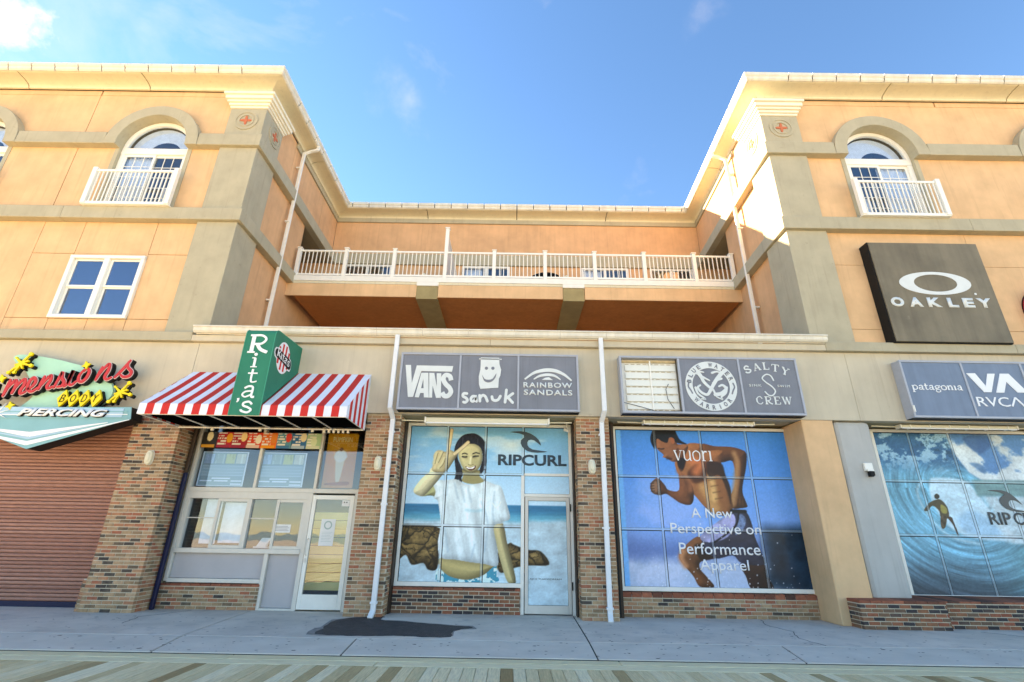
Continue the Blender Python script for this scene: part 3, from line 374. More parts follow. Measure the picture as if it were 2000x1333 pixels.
g = B()
for i in range(420):
    x, y = random.uniform(-8, 8), random.choice((random.uniform(7.35, 8.35), random.uniform(8.45, 10.3))); r = random.uniform(.010, .026)
    if random.random() < .12: r *= 1.6
    z = .0035 if y > 8.39 else .0016
    n = 7; c = [(x+r*random.uniform(.6, 1.2)*math.cos(t*2*math.pi/n), y+.7*r*random.uniform(.6, 1.2)*math.sin(t*2*math.pi/n), z) for t in range(n)]; g.quad(*c)
gum = tag(g.obj('gum_spots', GUM), kind='stuff')
ap = spl([(-2.95, 8.62), (-3.02, 9.2), (-3.08, 9.85), (-2.9, 10.25), (-2.37, 10.5), (-2.3, 10.1), (-1.6, 9.85), (-1.05, 9.62), (-.62, 9.5), (-.9, 9.1), (-.93, 8.55), (-1.6, 8.6), (-2.3, 8.56)], 5)
ap = [(x+random.uniform(-.025, .025), y+random.uniform(-.03, .03)) for x, y in ap]
pb = B().prism(ap, .009, .003, lambda u, v, d: (u, v, d)); tag(pb.obj('asphalt_patch', ASPH, fix=True), kind='structure')
fr_ = [(x+(x+1.7)*.06+random.uniform(-.08, .08), y+(y-9.2)*.07+random.uniform(-.07, .07)) for x, y in ap[::2]]
tag(B().prism([p for p in fr_], .0065, .003, lambda u, v, d: (u, v, d)).obj('damp_stain', mat('damp_concrete', (.26, .25, .235), .7, .35, 6, .4, 110, dirt=(.5, .47, .42), dirtlo=.56), fix=True), kind='structure')
for cr in ([(4.9, 10.9), (4.7, 10.2), (4.85, 9.6), (4.6, 9.0), (4.7, 8.42)], [(-6.2, 10.9), (-6.6, 10.0), (-6.4, 9.3)], [(8.3, 9.9), (8.9, 9.2), (9.4, 9.05), (10.2, 8.5)]):
    P_ = []
    for a, c in zip(cr[:-1], cr[1:]):
        for q in range(6): t = q/6; P_.append((a[0]+(c[0]-a[0])*t+random.uniform(-.02, .02), a[1]+(c[1]-a[1])*t))
    P_.append(cr[-1]); tag(B().ribbon(P_, .011, .0046, .003, lambda u, v, d: (u, v, d), round_=False).obj('pavement_crack', MATS['joint_dirt'], fix=True), kind='structure')
# boardwalk
bw = tag(B().box(-40, 40, -14, 7.29, -.5, -.10).obj('boardwalk', mat('under_deck', (.03, .026, .02), .95)), kind='structure')
for j, (ya, yb) in enumerate(((6.86, 7.07), (7.08, 7.285))):
    x = -26+3*j
    while x < 26: B().box(x, x+4.87, ya, yb, -.14, -.02+.004*j).obj('edge_timber', STRINGER, bw, bev=.006); x += 4.88
x = -12.6; pm = B().box(0, 1, 0, 1, 0, 1).mesh('plank', PLANK)
while x < 12.6:
    wd = .139; inst('plank', pm, (x, 2.0, -.06+random.uniform(-.0015, .0015)), bw, (wd, 4.852, .037)); x += wd+.0065
b = B(); x = -40
while x < 40:
    b.box(x, x+.139, -14, 1.99, -.06, -.023); 
    if abs(x) > 12.5: b.box(x, x+.139, 2.0, 6.852, -.06, -.023)
    x += .1455
b.obj('decking', PLANK, bw, kind='stuff')
tag(B().box(-400, 400, -120, -14.01, -.6, -.35).obj('beach_sand', mat('sand', (.78, .68, .52), .95, .08, .6, .3, 8)), kind='structure')
tag(B().box(-3000, 3000, -3000, -120.1, -1.4, -.9).obj('ocean_water', mat('sea', (.03, .08, .10), .15, spec=.6)), kind='structure')
tag(B().box(-3000, 3000, 11.6, 3000, -.5, -.02).obj('ground', mat('rear_ground', (.16, .16, .15), .95)), kind='structure')
tag(B().box(40, 3000, -119.9, 11.59, -.6, -.36).box(-3000, -40, -119.9, 11.59, -.6, -.36).obj('side_ground', mat('rear_ground2', (.35, .31, .24), .95)), kind='structure')

# ================================================================ THE BUILDING
bld = thing('commercial_building', 'three-storey peach and grey stucco building with two wings round a raised balcony', 'building', (0, 13, 0))
def S(s):
    # side wall of a wing: (offset towards the courtyard, y, z)
    base = (lambda y: 7.03) if s < 0 else (lambda y: 6.83+.05*(y-10.4))
    return lambda a, y, z: (s*(base(y)-a), y, z)
SL, SR = S(-1), S(1)
def fix(b): return b
# --- wings
def wing(s):
    cx = [-9.75, -14.6] if s < 0 else [9.71, 14.62]
    xin = 7.05 if s < 0 else 6.88
    pil = (6.93, 7.93) if s < 0 else (6.73, 7.73)
    def PX(a, b): return (min(s*a, s*b), max(s*a, s*b))
    def P(name, a, b_, y0, y1, z0, z1, m, bev=.008):
        x0, x1 = PX(a, b_); return B().box(x0, x1, y0, y1, z0, z1).obj(name, m, bld, bev=bev)
    # substrate behind the panel joints and outer shell
    XO = 17.6
    # upper storey: panel strips with door notch and arch
    r = .92
    def upper(xa, xb, *cs):
        lo, hi, g = 9.0, 12.875, r+.03
        x0, x1 = PX(xa, xb); x0 += .010; x1 -= .010; pts = [(x0, lo)]
        for q in sorted(s*c for c in cs): pts += [(q-g, lo)]+[(q-g*math.cos(t*math.pi/20), 11.06+g*math.sin(t*math.pi/20)) for t in range(21)]+[(q+g, lo)]
        pts += [(x1, lo), (x1, hi), (x0, hi)]
        B().prism(pts, 10.4, 10.62).obj('stucco_panel', PEACH, bld)
    ex = [p for p in (pil[1]-.02,)]
    if s < 0: upper(ex[0], 11.8, abs(cx[0])); upper(11.8, 17.0, abs(cx[1]))
    else: upper(ex[0], 17.0, abs(cx[0]), abs(cx[1]))
    P('frieze_strip', pil[0]+.3, 11.78, 10.40, 10.6, 12.89, 13.06, PEACH); P('frieze_strip', 11.82, 17, 10.40, 10.6, 12.89, 13.06, PEACH)
    # lower storey
    if s < 0:
        wx0, wx1, wz0, wz1 = 8.96, 10.77, 5.97, 7.63
        for xa, xb, za, zb in ((7.9, 8.96, 5.6, 5.97), (7.9, 8.96, 5.982, 7.70), (7.9, 8.96, 7.712, 8.62), (8.972, 9.86, 5.6, 5.965), (9.872, 10.77, 5.6, 5.965), (8.972, 10.77, 7.712, 8.62),
                               (10.782, 11.8, 5.6, 5.97), (10.782, 11.8, 5.982, 7.70), (10.782, 11.8, 7.712, 8.62), (11.812, 17, 5.6, 8.62)):
            P('stucco_panel', xa, xb, 10.4, 10.55, za, zb, PEACH, .007)
        P('wall_core', 8.96, 10.77, 10.4, 10.55, 7.632, 7.708, PEACH, 0)
        P('wall_core', 6.99, 8.94, 10.552, 10.66, 5.5, 9.0, DARK, 0); P('wall_core', 10.79, 17, 10.552, 10.66, 5.5, 9.0, DARK, 0); P('wall_core', 8.94, 10.79, 10.552, 10.66, 5.5, 5.95, DARK, 0); P('wall_core', 8.94, 10.79, 10.552, 10.66, 7.65, 9.0, DARK, 0)
    else:
        for xa, xb, za, zb in ((7.7, 11.2, 5.6, 6.0), (7.7, 11.2, 6.008, 7.7), (7.7, 11.2, 7.708, 8.62), (11.208, 17, 5.6, 6.0), (11.208, 17, 6.008, 7.7), (11.208, 17, 7.708, 8.62)):
            P('stucco_panel', xa, xb, 10.4, 10.55, za, zb, PEACH, .005)
        P('wall_core', 6.95, 17, 10.552, 10.66, 5.5, 9.0, DARK, 0)
    P('wall_core', pil[0]+.1, 17, 10.62, 10.68, 12.2, 13.1, DARK, 0)
    P('wall_core', pil[0]+.15, abs(cx[0])-.95, 10.622, 10.68, 9.0, 12.2, DARK, 0); P('wall_core', abs(cx[0])+.95, abs(cx[1])-.95, 10.622, 10.68, 9.0, 12.2, DARK, 0)
    # pilaster
    sx = lambda a: s*a
    P('pilaster', pil[0], pil[1], 10.3, 11.3, 5.6, 8.62, GREY, .012); P('pilaster', pil[0], pil[1], 10.3, 11.3, 8.97, 10.985, GREY, .012); P('pilaster', pil[0], pil[1], 10.3, 11.3, 11.37, 12.36, GREY, .012); P('capital_neck', pil[0]+.01, pil[1]-.01, 10.31, 11.3, 12.781, 13.04, CREAM, 0)
    # bands on the front, wrapped round the corner
    f = SL if s < 0 else SR
    def band_front(xa, xb, z0, z1, y=10.2): P('band_course', xa, xb, y, 10.42, z0, z1, GREY, .014)
    cor = pil[0]-.1
    for xa, xb in ((cor, 11.3), (11.303, 17.2)): band_front(xa, xb, 8.62, 8.97)
    rr = 1.24
    for xa, xb in ((cor, abs(cx[0])-rr-.002), (abs(cx[0])+rr+.002, abs(cx[1])-rr-.002)): band_front(xa, xb, 10.985, 11.365)
    for y1, z0, z1 in ((13.84, 8.62, 8.97), (16.28, 10.985, 11.365)):
        B().box(-.03, .2, 10.422, y1, z0, z1, f).obj('band_course', GREY, bld, bev=.012, fix=True)
    # arches
    for c in cx:
        n = 24; o = [(c+rr*math.cos(t*math.pi/n), 11.06+rr*math.sin(t*math.pi/n)) for t in range(n+1)]; i_ = [(c+(r+.0)*math.cos(t*math.pi/n), 11.06+r*math.sin(t*math.pi/n)) for t in range(n, -1, -1)]
        pts = [(c+rr, 10.985)]+o+[(c-rr, 10.985), (c-r, 10.985)]+i_+[(c+r, 10.985)]
        B().prism(pts, 10.19, 10.5).obj('arch_surround', GREY, bld, bev=.012)
        for e in (-1, 1):
            a0, a1 = sorted((c+e*r, c+e*(r+.11))); B().box(a0, a1, 10.385, 10.5, 8.972, 10.983).obj('jamb_strip', GREY, bld)
        arched(c, r, s)
        juliet(c, s)
    # capital
    for z0, z1, o in ((12.36, 12.43, .03), (12.43, 12.51, .07), (12.51, 12.58, .12), (12.58, 12.70, .17), (12.70, 12.78, .22)):
        x0, x1 = PX(pil[0]-o+.0, pil[1]+o*.8); y1 = 11.3+o*.9
        B().box(x0, x1, 10.3-o, y1, z0+.001, z1-.001).obj('capital_moulding', mat('capital_cream', (.82, .76, .60), .6, .04, 3), bld, bev=.012)
    # rosettes
    def ros(F):
        n = 28
        b = B().prism(circ(0, 0, .325, n), -.022, .002, F, [circ(0, 0, .27, n)]); b.prism(circ(0, 0, .215, n), -.022, .002, F, [circ(0, 0, .17, n)]).prism(circ(0, 0, .27, n), -.006, .002, F, [circ(0, 0, .215, n)])
        o = b.obj('rosette', GREY, bld, fix=True)
        c = B()
        for k in range(4):
            a = k*math.pi/2; u = Vector((math.cos(a), math.sin(a))); v = Vector((-u.y, u.x))
            c.prism([tuple(v*-.02), tuple(u*.06+v*-.036), tuple(u*.13+v*-.026), tuple(u*.17), tuple(u*.13+v*.026), tuple(u*.06+v*.036), tuple(v*.02)], -.02-.0007*k, .002, F)
        c.obj('rosette_cross', ROSE, o, fix=True)
    qx = s*(pil[0]+pil[1])/2
    ros(lambda u, v, d: (qx+u, 10.3+d, 11.93+v)); ros(lambda u, v, d: (s*(pil[0]+d), 10.93+u, 11.95+v))
    # side wall
    for y0, y1, z0, z1 in ((11.302, 16.28, 5.55, 8.618), (11.302, 13.85, 8.972, 10.983), (11.302, 12.3, 11.367, 12.868), (12.312, 14.8, 11.367, 12.868), (14.812, 16.28, 11.367, 12.868)):
        B().box(-.25, 0, y0, y1, z0, z1, f).obj('stucco_wall', PEACH2, bld, bev=.006, fix=True)
    B().box(-.25, 0, 11.65, 12.302, 12.87, 13.05, f).box(-.05, -.01, 11.3, 16.28, 8.6, 9.0, f).obj('stucco_wall', PEACH2, bld, fix=True)
    B().box(-.02, .05, 12.31, 16.28, 12.872, 13.045, f).obj('frieze_board', GREY, bld, fix=True)
    # loggia recess beyond the opening
    B().box(-1.75, -1.6, 13.3, 16.3, 8.7, 11.1, f).box(-1.6, -.26, 13.7, 13.845, 8.7, 10.99, f).box(-1.6, 0, 16.281, 16.4, 8.7, 11.1, f).obj('loggia_wall', PEACH2, bld, fix=True)
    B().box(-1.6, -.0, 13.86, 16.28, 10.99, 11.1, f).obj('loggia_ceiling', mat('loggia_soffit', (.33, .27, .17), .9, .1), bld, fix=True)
    B().box(-1.6, -.0, 13.86, 16.28, 8.5, 8.75, f).obj('loggia_floor', mat('balcony_deck', (.4, .38, .35), .9), bld, fix=True)
    fr = B()
    for ya, yb in ((13.95, 14.02), (14.75, 14.82), (15.5, 15.57)): fr.box(-1.6, -1.53, ya, yb, 8.76, 10.85, f)
    fr.box(-1.6, -1.53, 13.95, 15.57, 10.78, 10.86, f).box(-1.6, -1.55, 13.95, 15.57, 10.3, 10.33, f)
    o = fr.obj('loggia_door', VINYL, bld, fix=True)
    B().box(-1.595, -1.575, 14.0, 15.52, 8.8, 10.8, f).obj('pane', GLASS, o, fix=True); B().box(-1.599, -1.597, 14.0, 15.52, 8.8, 10.8, f).obj('curtain_and_dark_sheet', ROOMK, o, fix=True)  # near-black sheet paints the dark room behind the loggia glass
    # unseen outer wall, added so the wing blocks the sun
    x0, x1 = PX(16.9, 17.1); B().box(x0, x1, 10.42, 24, 0, 13.4).obj('unseen_end_wall', PEACH, bld)
def glazing(o, x0, x1, z0, z1, y, nx, nz, grid=True):
    B().box(x0, x1, y, y+.008, z0, z1).obj('pane', GLASS, o)
    if grid:
        b = B(); t = .011
        for i in range(1, nx): x = x0+(x1-x0)*i/nx; b.box(x-t, x+t, y-.012, y-.002, z0, z1)
        for i in range(1, nz): z = z0+(z1-z0)*i/nz; b.box(x0, x1, y-.011, y-.001, z-t, z+t)
        b.obj('muntin', VINYL, o)
def arched(c, r, s):
    n = 20; zs = 11.06; F = lambda u, v, d: (u, d, v); ro, ri = r-.002, r-.10
    o_ = [(c+ro*math.cos(t*math.pi/n), zs+ro*math.sin(t*math.pi/n)) for t in range(n+1)]; i_ = [(c+ri*math.cos(t*math.pi/n), zs+ri*math.sin(t*math.pi/n)) for t in range(n, -1, -1)]
    b = B().prism(o_+i_, 10.47, 10.56)
    b.box(c-ro, c+ro, 10.465, 10.56, 10.86, 11.058).box(c-ro, c-ri+.02, 10.472, 10.56, 8.98, 10.859).box(c+ri-.02, c+ro, 10.472, 10.56, 8.98, 10.859).box(c-ri, c+ri, 10.474, 10.56, 8.98, 9.06)
    o = b.obj('arched_window', VINYL, bld, bev=.006)
    B().prism([(c-ri, zs)]+i_[1:-1][::1][::-1][::-1]+[(c+ri, zs)], 10.52, 10.526).obj('pane', GLASS, o)
    # two sliding leaves
    for k, (xa, xb, y) in enumerate(((c-ri+.02, c+.03, 10.49), (c-.03, c+ri-.02, 10.525))):
        f = B().box(xa, xa+.06, y, y+.03, 9.06, 10.86).box(xb-.06, xb, y, y+.03, 9.06, 10.86).box(xa+.06, xb-.06, y, y+.03, 10.79, 10.86).box(xa+.06, xb-.06, y, y+.03, 9.06, 9.14)
        l = f.obj('sash', VINYL, o); 
        B().box(xa+.06, xb-.06, y+.01, y+.016, 9.14, 10.79).obj('glass', GLASS, o)
        g = B(); t = .009
        for i in (1, 2): x = xa+.06+(xb-xa-.12)*i/3; g.box(x-t, x+t, y+.001, y+.009, 9.14, 10.79)
        for i in range(1, 5): z = 9.14+1.65*i/5; g.box(xa+.06, xb-.06, y+.002, y+.0085, z-t, z+t)
        g.obj('muntin', VINYL, o)
    ob = [(c+.80*math.cos(t*math.pi/20), zs+.80*math.sin(t*math.pi/20)) for t in range(21)]+[(c-.42*math.cos(t*math.pi/20)+.12, zs+.34*math.sin(t*math.pi/20)) for t in range(21)]
    B().prism(ob, 10.62, 10.63).obj('window_shade', CURT, o)
    # curtains, folded, behind one leaf, and the room
    side = -1 if s < 0 else 1
    cb = B(); xa = c-.8 if side < 0 else c+.0
    for i in range(26):
        x = xa+.8*i/26; cb.quad((x, 10.60+.025*math.sin(i*1.9), 9.02), (x+.8/26, 10.60+.025*math.sin((i+1)*1.9), 9.02), (x+.8/26, 10.60+.025*math.sin((i+1)*1.9), 10.84), (x, 10.60+.025*math.sin(i*1.9), 10.84))
    if abs(c) > 9 and abs(c) < 10: 
        for i in range(8):
            x = c-side*.35-side*.03*i; cb.box(x-.012, x+.012, 10.66, 10.68, 9.02, 9.9)
    cb.obj('curtain_and_dark_sheet', CURT, o)
    B().box(c-1, c+1, 12.2, 12.3, 8.9, 12.2).box(c-1.1, c-1, 10.69, 12.2, 8.9, 12.2).box(c+1, c+1.1, 10.69, 12.2, 8.9, 12.2).box(c-1, c+1, 10.69, 12.2, 12.2, 12.3).box(c-1, c+1, 10.69, 12.2, 8.8, 8.95).obj('room_interior', ROOM, bld)
def juliet(c, s):
    x0, x1 = c-1.1, c+1.1; y = 10.12
    rl = B().box(x0+.11, x1-.11, y, y+.045, 9.985, 10.05).box(x0+.11, x1-.11, y, y+.045, 9.0, 9.06).box(x0, x1, y-.01, 10.3, 8.972, 8.998).obj('balcony_rail', VINYL, bld, bev=.004)
    for e in (x0, x1-.11): B().box(e, e+.11, y-.03, y+.075, 8.999, 10.10).obj('end_panel', VINYL, rl, bev=.006)
    me = B().box(-.0125, .0125, -.0125, .0125, 9.061, 9.984).mesh('baluster', VINYL); n = 19
    for i in range(n): inst('baluster', me, (x0+.11+(x1-x0-.22)*(i+.5)/n, y+.022, 0), rl)
wing(-1); wing(1)
# bed window of the left wing
o = B().box(-10.77, -8.96, 10.33, 10.398, 7.55, 7.63).box(-10.77, -8.96, 10.33, 10.398, 5.97, 6.05).box(-10.77, -10.68, 10.335, 10.5, 6.051, 7.549).box(-9.05, -8.96, 10.335, 10.5, 6.051, 7.549).box(-9.93, -9.80, 10.335, 10.5, 6.051, 7.549).obj('double_window', VINYL, bld, bev=.006)
for xa, xb in ((-10.68, -9.93), (-9.80, -9.05)):
    for za, zb, y in ((6.05, 6.82), (6.80, 7.55)) and ((6.05, 6.815, 10.43), (6.795, 7.55, 10.40)):
        B().box(xa+.002, xa+.055, y, y+.03, za, zb).box(xb-.055, xb-.002, y, y+.03, za, zb).box(xa+.055, xb-.055, y, y+.03, za, za+.05).box(xa+.055, xb-.055, y, y+.03, zb-.05, zb).obj('sash', VINYL, o, bev=.004)
        B().box(xa+.055, xb-.055, y+.012, y+.018, za+.05, zb-.05).obj('pane', GLASSB, o)
B().box(-10.9, -8.8, 10.7, 10.75, 5.8, 7.8).obj('room_interior', ROOM, bld)

# --- back wall, balcony, roof terrace
B().box(-7.03, 7.13, 16.3, 16.5, 11.425, 12.86).obj('stucco_wall', PEACH2, bld)
B().box(-7.03, 7.13, 16.22, 16.5, 10.97, 11.42).obj('band_course', GREY, bld, bev=.012)
OPN = [(-6.5, -4.65), (-1.98, -.18), (2.53, 4.31), (5.12, 6.75)]
xs = -7.03
for a, b_ in OPN+[(7.13, 7.13)]:
    if a-xs > .05: B().box(xs, a, 16.3, 16.5, 5.5, 10.965).obj('stucco_wall', PEACH2, bld)
    xs = b_
for a, b_ in OPN: B().box(a, b_, 16.3, 16.5, 5.5, 8.7).obj('stucco_wall', PEACH2, bld)
B().box(-7.03, 7.13, 16.24, 16.5, 12.862, 13.045).obj('frieze_board', GREY, bld)
for k, (a, b_) in enumerate(OPN):
    m_ = (a+b_)/2
    o = B().box(a, b_, 16.27, 16.36, 10.88, 10.96).box(a, a+.08, 16.275, 16.36, 8.7, 10.88).box(b_-.08, b_, 16.275, 16.36, 8.7, 10.88).box(m_-.05, m_+.05, 16.285, 16.36, 8.7, 10.88).obj('patio_door', VINYL, bld)
    for xa, xb in ((a+.08, m_-.05), (m_+.05, b_-.08)): glazing(o, xa, xb, 8.75, 10.88, 16.32, 3, 5, k in (1, 2))
    B().box(a, b_, 17.2, 17.25, 8.6, 11).obj('room_interior', ROOM if k in (1, 2) else ROOMK, bld)
    if k in (1, 2): B().box(a+.1, a+.75, 16.45, 16.47, 8.7, 10.9).obj('curtain_and_dark_sheet', CURT, o)
for x in (1.95, -3.4): B().prism(circ(x, 10.45, .09, 14, .14), 16.2, 16.3).obj('wall_lamp', LAMPW, bld)
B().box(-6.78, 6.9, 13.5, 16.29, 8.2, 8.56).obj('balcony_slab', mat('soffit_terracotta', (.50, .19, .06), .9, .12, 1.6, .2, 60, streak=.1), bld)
# thin stucco fascia pieces between the grey beams
for a, b_ in ((-7.03, -3.005), (-2.345, 1.495), (2.165, 7.0)): B().box(a, b_, 13.46, 13.498, 8.2, 8.62).obj('balcony_fascia', PEACH, bld, bev=.006)
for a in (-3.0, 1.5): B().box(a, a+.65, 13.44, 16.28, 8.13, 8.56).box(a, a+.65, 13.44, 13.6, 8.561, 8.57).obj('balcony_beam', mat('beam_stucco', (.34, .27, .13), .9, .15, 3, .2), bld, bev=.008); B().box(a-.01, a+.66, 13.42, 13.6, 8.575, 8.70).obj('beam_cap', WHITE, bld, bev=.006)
B().box(-6.98, 6.98, 13.43, 13.62, 8.705, 8.885).obj('balcony_curb', WHITE, bld, bev=.006); B().box(-6.98, 6.98, 13.45, 13.6, 8.622, 8.70).obj('balcony_flashing', CREAM, bld)
B().box(-7, 7, 13.62, 16.29, 8.565, 8.74).obj('balcony_deck', MATS['balcony_deck'], bld)
rl = B().box(-6.9, 6.93, 13.52, 13.565, 9.80, 9.86).box(-6.9, 6.93, 13.52, 13.565, 8.95, 9.01).obj('balcony_railing', VINYL, bld, bev=.004)
posts = [-6.86, -5.36, -3.82, -2.19, -.65, .96, 2.53, 4.1, 5.69, 6.88]
for i, x in enumerate(posts):
    t = 10.72 if i == 3 else 9.90
    B().box(x-.055, x+.055, 13.485, 13.6, 8.886, t).box(x-.075, x+.075, 13.465, 13.62, t, t+.035).obj('post', VINYL, rl, bev=.005)
me = B().box(-.012, .012, -.012, .012, 9.011, 9.799).mesh('baluster', VINYL)
for a, b_ in zip(posts[:-1], posts[1:]):
    n = max(2, round((b_-a-.11)/.128)-1)
    for i in range(1, n+1): inst('baluster', me, (a+.055+(b_-a-.11)*i/(n+1), 13.5425, 0), rl)
sc = B().box(-2.21, -2.17, 13.6, 16.2, 10.55, 10.62).box(-2.21, -2.17, 13.6, 16.2, 8.85, 8.92).box(-2.215, -2.165, 16.1, 16.2, 8.92, 10.55).obj('privacy_screen', VINYL, bld)
B().box(-2.195, -2.185, 13.6, 16.1, 8.92, 10.55).obj('screen_infill', mat('frosted_panel', (.62, .62, .58), .6), sc)
# unseen wing and rear roofs below the gutter line, added to block light
B().box(-17.1, -6.98, 10.36, 24, 13.3, 13.38).box(6.76, 17.1, 10.36, 24, 13.3, 13.38).box(-6.979, 6.759, 16.2, 24, 13.3, 13.38).obj('unseen_flat_roof', ROOF, bld)
B().box(-17.1, 17.1, 24, 24.2, 0, 13.38).obj('unseen_rear_wall', PEACH, bld)  # unseen back closure, added to stop sun coming through from behind
B().box(-7.03, 7.0, 10.28, 16.29, 5.45, 5.52).obj('storefront_roof', ROOF, bld)
# --- cornice cove and gutter in sections along the eave
EP = [(-17.3, 10.33), (-6.96, 10.33), (-6.96, 16.26), (7.07, 16.26), (6.79, 10.33), (17.3, 10.33)]
cove = [(-.03, 13.045)]+[(.015, 13.046), (.02, 13.075)]+[(.40-.38*math.cos(t*math.pi/2/7), 13.08+.11*math.sin(t*math.pi/2/7)) for t in range(1, 8)]+[(.43, 13.20), (.43, 13.26), (-.03, 13.26)]
gutp = [(.40, 13.262), (.40, 13.21), (.455, 13.20), (.49, 13.235), (.50, 13.30), (.53, 13.33), (.535, 13.42), (.515, 13.44), (.50, 13.42), (.40, 13.42)]
core = [(-.02, 13.09), (.0, 13.10), (.05, 13.19), (.15, 13.225), (.38, 13.235), (.42, 13.255), (.475, 13.28), (.485, 13.40), (-.02, 13.40)]
def sections(path, prof, step, gap, name, m, phase=0.):
    P = [Vector(p) for p in path]
    for i in range(len(P)-1):
        d = (P[i+1]-P[i]); Ls = d.length; d.normalize(); nrm = Vector((d.y, -d.x))
        def mit(j):
            if j <= 0 or j >= len(P)-1: return nrm
            a = (P[j]-P[j-1]).normalized(); c = (P[j+1]-P[j]).normalized(); n1 = Vector((a.y, -a.x)); n2 = Vector((c.y, -c.x)); s_ = n1+n2; return s_/max(.2, s_.dot(n1))
        k = max(1, round(Ls/step)); st = [Ls*j/k for j in range(k+1)]
        for j in range(k):
            s0, s1 = st[j], st[j+1]; b = B(); q = len(prof)
            for s_, e in ((s0, 0), (s1, 1)):
                edge = (e == 0 and j == 0) or (e == 1 and j == k-1); nn = mit(i if e == 0 else i+1) if edge else nrm
                p = P[i]+d*(s_ + (0 if edge else (gap/2 if e == 0 else -gap/2)))
                for o_, z in prof: b.v.append((p.x+nn.x*o_, p.y+nn.y*o_, z))
            for t in range(q): b.f.append((t, (t+1) % q, q+(t+1) % q, q+t))
            b.f += [tuple(range(q))[::-1], tuple(range(q, 2*q))]
            b.obj(name, m, bld, fix=True)
B().sweep(EP, core).obj('eave_core', DARK, bld, fix=True)
sections(EP, cove, 3.4, .03, 'cornice_panel', CREAM)
sections(EP, gutp, .64, .032, 'gutter_section', GUT)
# --- storefront fascia, band, soffit, gutter over the storefronts
for a, b_ in ((-17.2, -7.052), (-7.045, 7.4), (7.405, 17.2)): B().box(a, b_, 10.3, 10.5, 3.84, 5.38).obj('fascia_panel', FASC, bld, bev=.006)
for a, b_ in ((-17.2, -7.2), (-7.195, -.52), (-.515, 6.95), (6.956, 11.2), (11.206, 17.2)): B().box(a, b_, 10.19, 10.45, 5.385, 5.60 if abs(a+b_) > 12 else 5.53).obj('band_course', GREY if abs(a+b_) > 12 else FASC, bld, bev=.01)
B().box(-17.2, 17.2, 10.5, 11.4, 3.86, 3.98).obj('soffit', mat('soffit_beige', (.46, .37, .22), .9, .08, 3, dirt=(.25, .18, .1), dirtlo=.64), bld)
gp = [(0, 5.70), (.0, 5.56), (.07, 5.55), (.105, 5.59), (.115, 5.66), (.14, 5.675), (.14, 5.70)]
x = -7.12
while x < 6.94:
    x1 = min(x+1.02, 6.96); b = B(); q = len(gp)
    for xx in (x, x1-.005): b.v += [(xx, 10.17-o_, z) for o_, z in gp]
    for t in range(q): b.f.append((t, (t+1) % q, q+(t+1) % q, q+t))
    b.f += [tuple(range(q))[::-1], tuple(range(q, 2*q))]; b.obj('gutter_section', GUT, bld, fix=True); x = x1
B().box(-7.1, 6.94, 10.172, 10.188, 5.54, 5.715).obj('gutter_back', WHITE, bld)
# columns beside the right-hand storefront
B().box(6.13, 6.80, 10.3, 11.3, .0, 3.838).obj('peach_column', PEACH, bld, bev=.02)
B().box(6.84, 7.62, 10.36, 11.3, .40, 3.838).obj('grey_column', mat('pale_grey_stucco', (.46, .455, .42), .9, .07, 2, .25, 70, streak=.05), bld, bev=.09)
B().box(6.8, 6.84, 10.6, 11.3, 0, 3.838).obj('wall_core', PEACH, bld)

# ================================================================ printed window films (painted per vertex)
def lin(c): c = np.asarray(c, float); return np.where(c <= .04045, c/12.92, ((c+.055)/1.055)**2.4)
_lat = rng.random((8, 256, 256))
def vn(x, z, k=0):
    xi = np.floor(x).astype(int); zi = np.floor(z).astype(int); fx = x-xi; fz = z-zi; fx = fx*fx*(3-2*fx); fz = fz*fz*(3-2*fz); T = _lat[k % 8]
    g = lambda a, b: T[a % 256, b % 256]
    return (g(xi, zi)*(1-fx)+g(xi+1, zi)*fx)*(1-fz)+(g(xi, zi+1)*(1-fx)+g(xi+1, zi+1)*fx)*fz
def fbm(x, z, k=0, o=5, gain=.55):
    s = 0; a = 1; t = 0
    for i in range(o): s = s+a*vn(x*2**i+13*k+7*i, z*2**i+5*k, k+i); t += a; a *= gain
    return s/t
def ss(a, b, x): t = np.clip((x-a)/(b-a), 0, 1); return t*t*(3-2*t)
